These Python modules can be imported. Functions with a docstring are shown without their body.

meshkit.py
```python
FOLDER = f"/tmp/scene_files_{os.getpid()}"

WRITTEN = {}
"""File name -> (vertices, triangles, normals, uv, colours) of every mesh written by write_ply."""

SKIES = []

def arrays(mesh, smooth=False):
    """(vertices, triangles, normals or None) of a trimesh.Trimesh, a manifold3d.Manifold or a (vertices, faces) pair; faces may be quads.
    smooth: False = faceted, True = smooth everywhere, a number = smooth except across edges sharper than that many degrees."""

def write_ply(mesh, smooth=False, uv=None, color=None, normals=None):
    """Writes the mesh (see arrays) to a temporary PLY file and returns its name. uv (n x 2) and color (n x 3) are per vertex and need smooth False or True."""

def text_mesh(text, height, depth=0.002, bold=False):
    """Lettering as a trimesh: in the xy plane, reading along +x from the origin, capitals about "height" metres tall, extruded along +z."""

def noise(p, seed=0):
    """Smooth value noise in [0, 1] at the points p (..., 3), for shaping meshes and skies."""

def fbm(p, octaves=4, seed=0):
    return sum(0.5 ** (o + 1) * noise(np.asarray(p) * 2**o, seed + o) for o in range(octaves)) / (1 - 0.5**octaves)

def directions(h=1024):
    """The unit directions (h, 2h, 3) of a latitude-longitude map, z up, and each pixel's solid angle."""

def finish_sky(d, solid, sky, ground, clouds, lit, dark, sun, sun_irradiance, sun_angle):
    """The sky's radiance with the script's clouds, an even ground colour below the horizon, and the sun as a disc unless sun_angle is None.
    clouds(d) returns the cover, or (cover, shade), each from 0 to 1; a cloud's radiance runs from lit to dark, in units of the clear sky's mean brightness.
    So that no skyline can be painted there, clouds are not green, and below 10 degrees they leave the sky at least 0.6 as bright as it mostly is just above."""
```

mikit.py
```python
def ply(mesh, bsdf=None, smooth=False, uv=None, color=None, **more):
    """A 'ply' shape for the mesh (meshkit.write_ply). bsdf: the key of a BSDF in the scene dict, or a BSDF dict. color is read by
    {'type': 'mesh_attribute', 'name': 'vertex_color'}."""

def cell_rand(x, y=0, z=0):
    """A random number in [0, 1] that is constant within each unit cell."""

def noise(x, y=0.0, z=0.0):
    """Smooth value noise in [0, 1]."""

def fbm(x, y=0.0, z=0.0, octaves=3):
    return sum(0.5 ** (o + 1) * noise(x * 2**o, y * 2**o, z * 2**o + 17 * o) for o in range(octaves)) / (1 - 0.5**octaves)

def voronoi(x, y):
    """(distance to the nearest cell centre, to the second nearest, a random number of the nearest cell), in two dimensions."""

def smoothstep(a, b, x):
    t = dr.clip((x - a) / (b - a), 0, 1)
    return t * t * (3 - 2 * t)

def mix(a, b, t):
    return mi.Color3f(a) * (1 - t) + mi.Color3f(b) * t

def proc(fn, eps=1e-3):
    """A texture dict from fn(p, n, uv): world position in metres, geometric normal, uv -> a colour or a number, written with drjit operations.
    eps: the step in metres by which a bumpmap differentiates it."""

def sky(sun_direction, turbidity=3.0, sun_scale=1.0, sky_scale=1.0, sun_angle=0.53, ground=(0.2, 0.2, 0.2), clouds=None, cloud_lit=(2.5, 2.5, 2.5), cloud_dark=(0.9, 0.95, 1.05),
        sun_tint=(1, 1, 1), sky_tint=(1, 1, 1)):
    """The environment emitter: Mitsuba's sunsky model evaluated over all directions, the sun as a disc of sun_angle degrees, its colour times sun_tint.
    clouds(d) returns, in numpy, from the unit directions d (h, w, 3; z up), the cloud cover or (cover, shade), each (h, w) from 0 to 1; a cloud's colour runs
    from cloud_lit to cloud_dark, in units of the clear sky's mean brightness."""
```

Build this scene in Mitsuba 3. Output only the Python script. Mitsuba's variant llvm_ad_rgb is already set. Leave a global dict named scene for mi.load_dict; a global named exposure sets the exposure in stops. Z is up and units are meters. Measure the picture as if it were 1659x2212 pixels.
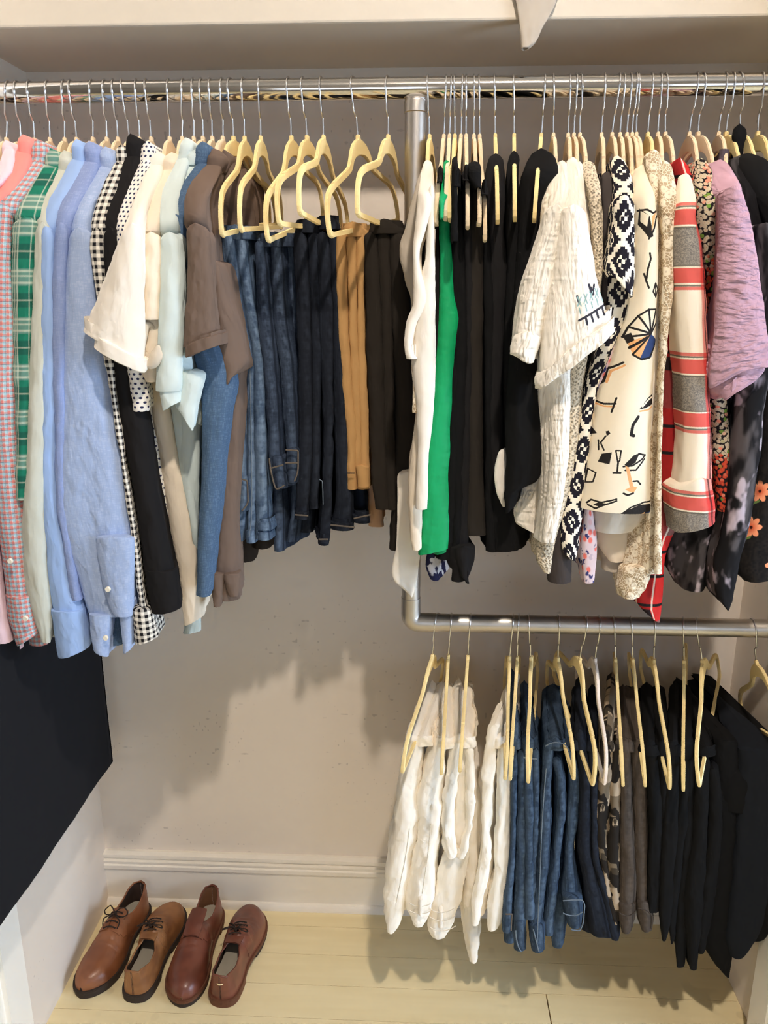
import math, numpy as np, trimesh, mitsuba as mi, drjit as dr, mikit, meshkit
from scipy.interpolate import PchipInterpolator
from shapely.geometry import LineString, Polygon, Point
from shapely.ops import unary_union
T = mi.ScalarTransform4f
scene, labels = {}, {}

# ---------------------------------------------------------------- camera
W, H, F = 1659, 2212, 1700.0
PITCH, YAW = math.radians(15.3), math.radians(2.6)
CAM = np.array([0, 0, 1.62])
cp, sp = math.cos(PITCH), math.sin(PITCH)
FWD = np.array([-math.sin(YAW) * cp, math.cos(YAW) * cp, -sp])
RIGHT = np.array([math.cos(YAW), math.sin(YAW), 0.0])
UP = np.cross(RIGHT, FWD)
scene['camera'] = {'type': 'perspective', 'fov': math.degrees(2 * math.atan(W / 2 / F)), 'fov_axis': 'x', 'near_clip': 0.01, 'far_clip': 100.0,
                   'to_world': T().look_at(origin=CAM.tolist(), target=(CAM + FWD).tolist(), up=[0, 0, 1])}
exposure = 0.28

# ---------------------------------------------------------------- light
LAMP = (0.32, -0.2, 3.42)
LAMP_RGB = (1900, 1680, 1450)
DAY_RGB = (1.8, 2.3, 3.1)
SIDE_DAY_RGB = (8.0, 10.5, 14.0)


def lin(r, g, b, k=1.0):
    f = lambda c: ((c / 255 + 0.055) / 1.055) ** 2.4 if c > 10 else c / 255 / 12.92
    return [min(0.9, f(c) * k) for c in (r, g, b)]


def ray(x, y): return FWD * F + RIGHT * (x - W / 2) + UP * (H / 2 - y)
def PY(x, y, Y): d = ray(x, y); return CAM + d * (Y / d[1])
def PZ(x, y, Z): d = ray(x, y); return CAM + d * ((Z - CAM[2]) / d[2])
def PX(x, y, X): d = ray(x, y); return CAM + d * (X / d[0])


# ---------------------------------------------------------------- naming helpers
def numbered(name):
    if name not in scene and name not in labels and not any(k.startswith(name + '__') for k in USED): return name
    i = 1
    while f'{name}_{i:03d}' in USED or f'{name}_{i:03d}' in labels: i += 1
    return f'{name}_{i:03d}'


USED = set()


def thing(name, label, cat, group=None):
    key = name
    i = 0
    while key in labels or key in scene or key in USED:
        i += 1
        key = f'{name}_{i:03d}'
    USED.add(key)
    labels[key] = {'label': label, 'category': cat}
    if group: labels[key]['group'] = group
    return key


def part(parent, name, mesh, bsdf, smooth=True, uv=None, label=None, tw=None):
    key0 = parent + '__' + name
    key, i = key0, 0
    while key in scene:
        i += 1
        key = f'{key0}_{i:03d}'
    d = dict(mesh) if isinstance(mesh, dict) else mikit.ply(mesh, bsdf, smooth=smooth, uv=uv)
    if tw is not None: d['to_world'] = tw
    scene[key] = d
    if label: labels[key] = {'label': label}
    return key


def whole(key, mesh, bsdf, smooth=True, uv=None):
    scene[key] = mikit.ply(mesh, bsdf, smooth=smooth, uv=uv)
    return key


def struct(name, mesh, bsdf, smooth=False, label=None):
    scene[name] = mikit.ply(mesh, bsdf, smooth=smooth)
    labels[name] = {'kind': 'structure'}
    if label: labels[name]['label'] = label
    return name


def box(x0, x1, y0, y1, z0, z1):
    b = trimesh.creation.box((abs(x1 - x0), abs(y1 - y0), abs(z1 - z0)))
    b.apply_translation(((x0 + x1) / 2, (y0 + y1) / 2, (z0 + z1) / 2))
    return b


def tube(pts, r, n=8, closed_ends=True):
    pts = np.asarray(pts, float)
    t = np.gradient(pts, axis=0)
    t /= np.linalg.norm(t, axis=1, keepdims=True) + 1e-12
    ref = np.array([1.0, 0, 0]) if abs(t[0][0]) < 0.8 else np.array([0, 0, 1.0])
    a = np.cross(t[0], ref); a /= np.linalg.norm(a)
    rings = []
    r = np.broadcast_to(np.asarray(r, float), (len(pts),))
    for i in range(len(pts)):
        a = a - t[i] * (a @ t[i]); a /= np.linalg.norm(a)
        b = np.cross(t[i], a)
        th = np.arange(n) / n * 2 * np.pi
        rings.append(pts[i] + r[i] * (np.cos(th)[:, None] * a + np.sin(th)[:, None] * b))
    v = np.vstack(rings + [pts[:1], pts[-1:]])
    f = []
    m = len(pts)
    for i in range(m - 1):
        for j in range(n):
            k = (j + 1) % n
            f += [[i * n + j, i * n + k, (i + 1) * n + k], [i * n + j, (i + 1) * n + k, (i + 1) * n + j]]
    for j in range(n):
        k = (j + 1) % n
        f += [[m * n, k, j], [m * n + 1, (m - 1) * n + j, (m - 1) * n + k]]
    return trimesh.Trimesh(v, f, process=False)


def spline(pts, n):
    pts = np.asarray(pts, float)
    d = np.r_[0, np.cumsum(np.linalg.norm(np.diff(pts, axis=0), axis=1))]
    return PchipInterpolator(d, pts)(np.linspace(0, d[-1], n))


# ---------------------------------------------------------------- materials
def mat(name, rgb, rough=0.9, spec=0.15, **more):
    scene[name] = {'type': 'twosided', 'bsdf': {'type': 'principled', 'base_color': rgb if isinstance(rgb, dict) else {'type': 'rgb', 'value': list(rgb)},
                   'roughness': rough, 'specular': spec, **more}}
    return name


def pmat(name, fn, rough=0.9, spec=0.15, bump=None, scale=1.0, **more):
    d = {'type': 'principled', 'base_color': mikit.proc(fn) if fn and callable(fn) else {'type': 'rgb', 'value': fn}, 'roughness': rough, 'specular': spec, **more}
    if bump: d = {'type': 'bumpmap', 'nested': d, 'arbitrary': mikit.proc(bump, eps=0.0006), 'scale': scale}
    scene[name] = {'type': 'twosided', 'bsdf': d}
    return name


C3 = mi.Color3f
nz, fbm, ss, mix = mikit.noise, mikit.fbm, mikit.smoothstep, mikit.mix
def band(x, a, b, w=0.02): return ss(a - w, a + w, x) * (1 - ss(b - w, b + w, x))
def fr(x): return x - dr.floor(x)

# ---------------------------------------------------------------- materials of the setting and the cloths
def wall_fn(p, n, uv):
    s = ss(0.62, 0.9, fbm(p.x * 7, p.y * 7, p.z * 9)) * 0.22 + ss(0.88, 0.95, nz(p.x * 130, p.y * 130, p.z * 90)) * ss(0.5, 0.75, nz(p.x * 6, p.y * 6, p.z * 6 + 3)) * 0.4
    return mix(lin(219, 208, 195), lin(150, 140, 130), s)
pmat('paint_wall', wall_fn, 0.6, 0.3)
mat('paint_room', lin(130, 124, 116), 0.7, 0.2)
mat('paint_white', lin(236, 232, 222), 0.45, 0.4)
mat('paint_cream', lin(226, 218, 204), 0.45, 0.4)
mat('paint_shelf', lin(196, 186, 170), 0.5, 0.3)
mat('paint_ceiling', lin(165, 160, 152), 0.8, 0.1)
def floor_fn(p, n, uv):
    g = fbm(p.x * 6, p.y * 60, 0)
    d = ss(0.72, 0.85, nz(p.x * 30, p.y * 30, 4)) * ss(0.5, 0.8, nz(p.x * 3, p.y * 4, 9))
    return mix(mix(lin(231, 215, 172), lin(222, 204, 158), g), lin(190, 172, 132), d * 0.4)
pmat('paint_floor', floor_fn, 0.35, 0.4)
mat('gap_dark', lin(90, 75, 55), 0.9, 0.1)
mat('chrome_rod', [0.66, 0.65, 0.635], 0.07, 0.5, metallic=1.0)
def steel_fn(p, n, uv): return mix([0.52, 0.48, 0.43], [0.66, 0.61, 0.55], fbm(p.x * 25, p.y * 40, p.z * 25))
pmat('brushed_steel', steel_fn, 0.40, 0.5, metallic=1.0)
mat('wire_steel', [0.78, 0.78, 0.78], 0.22, 0.5, metallic=1.0)
mat('flock_beige', lin(226, 205, 172), 0.95, 0.1)
mat('flock_yellow', lin(231, 208, 150), 0.95, 0.1)
mat('flock_white', lin(232, 220, 208), 0.95, 0.1)
mat('flock_dark', lin(22, 22, 24), 0.95, 0.1)

# ---------------------------------------------------------------- the room
XL, XR, YB, HC = -0.845, 0.776, 1.80, 3.5
struct('wall_back', box(XL - 0.02, XR + 0.02, YB, YB + 0.05, -0.05, HC), 'paint_wall', label='greige painted back wall of the closet with faint scuffs')
struct('wall_left', box(XL - 0.05, XL, 1.30, YB + 0.02, -0.05, HC), 'paint_wall')
struct('wall_right', box(XR, XR + 0.05, 1.30, YB + 0.02, -0.05, HC), 'paint_wall')
struct('ceiling', box(-2.2, 2.7, -2.2, YB + 0.05, HC, HC + .05), 'paint_ceiling')
struct('wall_front', trimesh.util.concatenate([box(-2.2, -1.0, 1.26, 1.31, -0.05, HC), box(0.95, 2.7, 1.26, 1.31, -0.05, HC)]), 'paint_room')
struct('wall_far_left', box(-2.25, -2.2, -2.2, 1.3, -0.05, HC), 'paint_room')
SW = (-0.55, 0.75, 0.55, 2.0)
struct('wall_far_right', trimesh.boolean.difference([box(2.7, 2.75, -2.2, 1.3, -0.05, HC), box(2.6, 2.9, SW[0], SW[1], SW[2], SW[3])], engine='manifold'), 'paint_room')
pane = trimesh.Trimesh([[2.73, SW[0], SW[2]], [2.73, SW[1], SW[2]], [2.73, SW[1], SW[3]], [2.73, SW[0], SW[3]]], [[0, 2, 1], [0, 3, 2]])
scene['daylight_pane'] = {'type': 'diffuse', 'reflectance': {'type': 'rgb', 'value': [0.1, 0.1, 0.1]}}
scene['window_3'] = mikit.ply(pane, 'daylight_pane')
scene['window_3']['emitter'] = {'type': 'area', 'radiance': {'type': 'rgb', 'value': list(SIDE_DAY_RGB)}}
labels['window_3'] = {'kind': 'structure'}
scene['window_3__frame'] = mikit.ply(trimesh.util.concatenate([box(2.68, 2.735, SW[0] - .06, SW[0] + .01, SW[2] - .06, SW[3] + .06), box(2.68, 2.735, SW[1] - .01, SW[1] + .06, SW[2] - .06, SW[3] + .06),
    box(2.68, 2.735, SW[0], SW[1], SW[3] - .01, SW[3] + .06), box(2.67, 2.735, SW[0], SW[1], SW[2] - .06, SW[2] + .01), box(2.69, 2.725, SW[0], SW[1], 1.26, 1.30)]), 'paint_white')
WIN = [(-0.85, 0.0, 1.0, 2.1), (1.45, 2.3, 0.95, 2.1)]
cut = trimesh.boolean.difference([box(-2.2, 2.7, -2.25, -2.2, -0.05, HC)] + [box(a, b, -2.4, -2.0, c, d) for a, b, c, d in WIN], engine='manifold')
struct('wall_rear', cut, 'paint_room')
scene['daylight_pane'] = {'type': 'diffuse', 'reflectance': {'type': 'rgb', 'value': [0.1, 0.1, 0.1]}}
for i, (a, b, c, d) in enumerate(WIN):
    n = f'window_{i + 1}'
    pane = trimesh.Trimesh([[a, -2.225, c], [b, -2.225, c], [b, -2.225, d], [a, -2.225, d]], [[0, 2, 1], [0, 3, 2]])
    scene[n] = mikit.ply(pane, 'daylight_pane')
    scene[n]['emitter'] = {'type': 'area', 'radiance': {'type': 'rgb', 'value': list(DAY_RGB)}}
    labels[n] = {'kind': 'structure'}
    fr_ = [box(a - 0.06, a + 0.01, -2.23, -2.18, c - 0.06, d + 0.06), box(b - 0.01, b + 0.06, -2.23, -2.18, c - 0.06, d + 0.06), box(a, b, -2.23, -2.18, d - 0.01, d + 0.06),
           box(a, b, -2.23, -2.17, c - 0.06, c + 0.01), box(a, b, -2.22, -2.19, (c + d) / 2 - 0.02, (c + d) / 2 + 0.02)]
    scene[n + '__frame'] = mikit.ply(trimesh.util.concatenate(fr_), 'paint_white')

# floor: painted boards running along the closet, each its own piece
struct('floor', box(-2.25, 2.75, -2.25, YB + 0.02, -0.06, -0.012), 'gap_dark', label='cream painted floorboards')
y0 = YB - 0.078
rng = np.random.default_rng(5)
edges = [YB]
while edges[-1] > 1.0: edges.append(edges[-1] - 0.092 if len(edges) > 1 else y0)
k = 0
for i in range(len(edges) - 1):
    ya, yb = edges[i + 1], edges[i]
    joint = [(-0.85, XR)] if i % 3 else [(-0.85, 0.32), (0.322, XR)]
    for xa, xb in joint:
        b = box(xa + 0.0004, xb - 0.0004, ya + 0.0004, yb - 0.0004, -0.012, 0.0)
        scene['floor__board' + (f'_{k:03d}' if k else '')] = mikit.ply(b, 'paint_floor'); k += 1
scene['floor__board_' + f'{k:03d}'] = mikit.ply(box(-2.2, 2.7, -2.2, edges[-1], -0.012, -0.0005), 'paint_floor')

# baseboard on the back wall: field, moulded cap, shoe moulding
def extrude_x(prof, x0, x1):
    m = trimesh.creation.extrude_polygon(Polygon(prof), x1 - x0, engine='earcut')
    m.apply_transform(np.array([[0, 0, 1, x0], [1, 0, 0, 0], [0, 1, 0, 0], [0, 0, 0, 1.0]]))
    return m
struct('baseboard_back', extrude_x([(YB + .001, 0), (YB - .016, 0), (YB - .016, .112), (YB + .001, .112)], XL, XR), 'paint_cream')
scene['baseboard_back__cap'] = mikit.ply(extrude_x([(YB, .112), (YB - .020, .112), (YB - .023, .116), (YB - .023, .126), (YB - .019, .129), (YB - .019, .133), (YB - .022, .135), (YB - .022, .139), (YB - .014, .143), (YB - .014, .147),
                                         (YB - .02, .150), (YB - .019, .158), (YB - .008, .163), (YB, .163)], XL, XR), 'paint_cream')
qr = [(YB - .016, 0)] + [(YB - .016 - .013 * math.cos(a), .019 * math.sin(a)) for a in np.linspace(0, math.pi / 2, 7)]
scene['baseboard_back__shoe_moulding'] = mikit.ply(extrude_x(qr, XL, XR), 'paint_cream')
# casings at the closet's front edge
struct('trim_1', trimesh.util.concatenate([box(XL - .03, XL + .004, 1.275, 1.352, 0, HC), box(XL - .1, XL - .006, 1.22, 1.276, 0, HC)]), 'paint_white', label='white casing at the left edge of the closet')
struct('trim_2', box(XR - .018, XR + .06, 1.38, 1.452, 0, HC), 'paint_white', label='white casing at the right edge of the closet')
# drywall seam strips in the back corners
# shelf and cleat
t = 'closet_shelf'
labels[t] = {'label': 'long cream painted shelf running above the upper clothes rod', 'category': 'shelf'}
def slope_shelf():
    z0, yf = 2.069, 1.5035
    prof = [(YB - .001, z0), (yf + .004, z0), (yf + .0012, z0 + .0012), (yf, z0 + .004), (yf, z0 + .06), (yf + .004, z0 + .064), (YB - .001, z0 + .064)]
    return extrude_x(prof, XL + .001, XR - .001)
scene[t] = mikit.ply(slope_shelf(), 'paint_shelf')
scene[t + '__wall_cleat'] = mikit.ply(trimesh.util.concatenate([box(XL + .001, XR - .001, YB - .02, YB - .001, 2.02, 2.069), box(XL + .001, XL + .02, 1.55, YB - .02, 2.02, 2.069)]), 'paint_shelf')

# rods
RY, RZ, RR, LZ = 1.5, 1.966, 0.0175, 0.9755
t = thing('clothes_rod', 'shiny chrome upper clothes rod spanning the closet under the shelf', 'rod')
whole(t, tube([[XL + .002, RY, RZ], [XR - .002, RY, RZ]], RR, 40), 'chrome_rod', 30)
part(t, 'end_flange', tube([[XL + .001, RY, RZ], [XL + .008, RY, RZ]], .028, 32), 'brushed_steel', 30)
part(t, 'end_flange', tube([[XR - .008, RY, RZ], [XR - .001, RY, RZ]], .028, 32), 'brushed_steel', 30)
t = thing('pipe_frame', 'brushed steel pipe dropping from the upper rod and turning right as lower rod', 'rod')
PXX = -0.0132
part(t, 'upright', tube([[PXX, RY, LZ + .055], [PXX, RY, RZ - RR + .001]], .0186, 40), 'brushed_steel', 30)
part(t, 'collar', tube([[PXX, RY, RZ - RR - .022], [PXX, RY, RZ - RR - .0205], [PXX, RY, RZ - RR - .004], [PXX, RY, RZ - RR - .0015]], [.0186, .0202, .0202, .0192], 40), 'brushed_steel', 30)
el = [[PXX, RY, LZ + .055], [PXX, RY, LZ + .022]] + [[PXX + .018 * (1 - math.cos(a)), RY, LZ + .018 - .018 * math.sin(a)] for a in np.linspace(0, math.pi / 2, 10)[1:]] + [[PXX + .06, RY, LZ]]
part(t, 'elbow', tube(el, .0197, 40), 'brushed_steel', 30)
part(t, 'crossbar', tube([[PXX + .06, RY, LZ], [XR - .002, RY, LZ]], .0186, 40), 'brushed_steel', 30)
part(t, 'end_flange', tube([[XR - .03, RY, LZ], [XR - .001, RY, LZ]], .0225, 32), 'brushed_steel', 30)

# the ceiling lamp that lights the closet
t = thing('ceiling_lamp', 'round ceiling lamp with glowing globe in front of the closet', 'lamp')
part(t, 'canopy', tube([[LAMP[0], LAMP[1], HC - .001], [LAMP[0], LAMP[1], HC - .014], [LAMP[0], LAMP[1], LAMP[2] + .038]], [.09, .085, .03], 32), 'paint_white', 30)
g = trimesh.creation.icosphere(3, 0.05); g.apply_translation(LAMP)
part(t, 'globe', g, 'daylight_pane', True)
scene[t + '__globe']['emitter'] = {'type': 'area', 'radiance': {'type': 'rgb', 'value': list(LAMP_RGB)}}

# ---------------------------------------------------------------- hangers: local u = +y toward the camera side, z up from the neck
HU, HZ = 0.2125, 0.152
def hanger_body(short=False):
    half = [0, 0, (.062, -.046), (.074, -.056), (.095, -.0625), (.135, -.0725), (.168, -.0815), (.190, -.092), (.203, -.108), (.2085, -.126), (HU - .003, -.143), (HU - .005, -.1495), (.198, -.152)]
    if short: half = [0, 0, (.062, -.048), (.072, -.062), (.085, -.078), (.100, -.093), (.116, -.106), (.128, -.118), (.135, -.130), (.138, -.140), (.138, -.150), (.135, -.1555), (.125, -.158)]
    arm = spline(half[2:10], 34)
    ls = []
    for s in (1, -1):
        a = LineString([(s * u, z) for u, z in arm]).buffer(.0058)
        b = LineString([(s * u, z) for u, z in half[9:]]).buffer(.0054)
        nk = Polygon([(s * .0045, 0), (s * .0045, -.007), (s * .020, -.0095), (s * .036, -.0155), (s * .050, -.026), (s * .060, -.038), (s * .070, -.048), (s * .068, -.060), (s * .058, -.053), (s * .046, -.042), (s * .030, -.035), (s * .012, -.032), (0, -.0315), (0, 0)])
        cutn = Point(s * (.105 if short else .168), -.0905 if short else -.0755).buffer(.0026)
        ls += [a.difference(cutn), b, nk.buffer(.001)]
    poly = unary_union(ls).buffer(.0012).buffer(-.0012).simplify(.0004)
    return poly
def slabpoly(poly, t=.0062, c=.0014):
    ms = []
    for q, w in ((poly, t - 2 * c), (poly.buffer(-c * .55), t - .9 * c), (poly.buffer(-c), t)):
        for g in getattr(q, 'geoms', [q]):
            m = trimesh.creation.extrude_polygon(g.simplify(.0003), w, engine='earcut'); m.apply_translation((0, 0, -w / 2)); ms.append(m)
    m = trimesh.util.concatenate(ms)
    m.apply_transform(np.array([[0, 0, 1, 0], [1, 0, 0, 0], [0, 1, 0, 0], [0, 0, 0, 1.0]]))   # (u,z,thick) -> x=thick, y=u, z=z
    return m
HB, HBS = slabpoly(hanger_body()), slabpoly(hanger_body(True))
bar = trimesh.creation.box((.0058, 2 * HU - .03, .0075)); bar.apply_translation((0, 0, -HZ))
HBAR = bar
NECK = RR + .0015 + .0545          # neck below the rod's centre line
def hook_mesh():
    cz = NECK + .0
    r = RR + .0016
    pts = [(0, -.012), (0, .026), (.004, .031), (.0125, .0375)]
    a0 = math.radians(-32)
    for a in np.linspace(a0, math.radians(205), 22): pts.append((r * math.cos(a), cz + r * math.sin(a)))
    return tube([[0, u, z] for u, z in pts], .00165, 7)
HK = mikit.ply(hook_mesh(), 'wire_steel', smooth=True)
HBODYS = {c: mikit.ply(HBS, 'flock_' + c, smooth=False) for c in ('beige', 'yellow', 'white', 'dark')}
bar = trimesh.creation.box((.0058, .25, .0075)); bar.apply_translation((0, 0, -.158))
HBARSS = {c: mikit.ply(bar, 'flock_' + c, smooth=False) for c in ('beige', 'yellow', 'white', 'dark')}
HBODY = {c: mikit.ply(HB, 'flock_' + c, smooth=False) for c in ('beige', 'yellow', 'white', 'dark')}
HBARS = {c: mikit.ply(HBAR, 'flock_' + c, smooth=False) for c in ('beige', 'yellow', 'white', 'dark')}
HUBS = {}
def m4(ex, eu, ez, o):
    m = np.eye(4); m[:3, 0], m[:3, 1], m[:3, 2], m[:3, 3] = ex, eu, ez, o
    return T(m.tolist())
def hanger(key, rodpx, hub, tip=None, yaw=0.0, aim=None, color='beige', desc='', lower=False, lab=None, group='slim hangers on the upper rod'):
    """rodpx: where the wire crosses the rod's front; hub: pixel of the neck; tip: pixel of the near lower corner."""
    rz = LZ + .0011 if lower else RZ
    hp = PY(hub[0], hub[1], RY)
    hz = rz - NECK                          # the wire's length is fixed, so the hook rests on the rod
    xr = PY(rodpx, (1340 if lower else 188), RY - RR)[0]
    hp = np.array([hp[0], RY, hz])
    roll = np.clip((xr - hp[0]) / NECK, -.45, .45)
    k = np.array([roll, 0, 1.0]); k /= np.linalg.norm(k)
    hp = np.array([xr, RY, rz]) - k * NECK
    d0 = np.array([0, -math.cos(math.radians(yaw)), 0]) + np.array([math.sin(math.radians(yaw)), 0, 0])
    R = math.hypot(HU, HZ)
    if tip is not None:
        Ys = np.linspace(1.20, 1.47, 540)
        es = np.array([np.linalg.norm(PY(tip[0], tip[1], Y) - hp) - R for Y in Ys])
        cr = np.nonzero((es[:-1] > 0) & (es[1:] <= 0))[0]
        i_ = cr[0] if len(cr) else int(np.argmin(np.abs(es)))
        best = (es[i_], PY(tip[0], tip[1], Ys[i_]))
        d = (best[1] - hp) / np.linalg.norm(best[1] - hp)
        ks = k
        nrm = np.cross(d, ks); nrm /= np.linalg.norm(nrm)     # out of plane
        ang = math.atan2(HZ, HU)
        # rotate d by +ang toward k to get eu
        v = np.cross(nrm, d)
        v *= np.sign(v @ ks)
        eu = d * math.cos(ang) + v * math.sin(ang)
        ez = np.cross(np.cross(eu, ks), eu); ez /= np.linalg.norm(ez)
    elif aim is not None:
        q = PY(aim, 470, 1.30); d0 = np.array([q[0] - hp[0], q[1] - hp[1], 0])
        ez = np.array([0, 0, 1.0]); eu = d0 / np.linalg.norm(d0)
    else:
        ez = k; eu = d0 - k * (d0 @ k); eu /= np.linalg.norm(eu)
    ex = np.cross(eu, ez)
    tw = m4(ex, eu, ez, hp)
    eu2 = eu - k * (eu @ k); eu2 /= np.linalg.norm(eu2)
    twk = m4(np.cross(eu2, k), eu2, k, hp)
    name = thing('clothes_hanger', lab or f'cream velvet hanger holding the {desc}', 'hanger', group)
    part(name, 'body', (HBODYS if aim is not None else HBODY)[color], None, tw=tw)
    part(name, 'hook', HK, None, tw=twk)
    part(name, 'trouser_bar', (HBARSS if aim is not None else HBARS)[color], None, tw=tw)
    HUBS[key] = (hp, eu)
    return name

# ---------------------------------------------------------------- cloth: every piece is a closed fold of cloth with a near edge, depth and thickness
def rw(s, Y=1.28):
    """'y xl xr [Y]; ...' read off the photograph -> rows (z, centre x, half width, near y)."""
    out = []
    for r in s.split(';'):
        v = [float(x) for x in r.split()]
        if not v: continue
        y = v[3] if len(v) > 3 else Y
        a, b = PY(v[1], v[0], y), PY(v[2], v[0], y)
        out.append((a[2] * .5 + b[2] * .5, (a[0] + b[0]) / 2, (b[0] - a[0]) / 2, y))
    return np.array(out)


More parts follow.
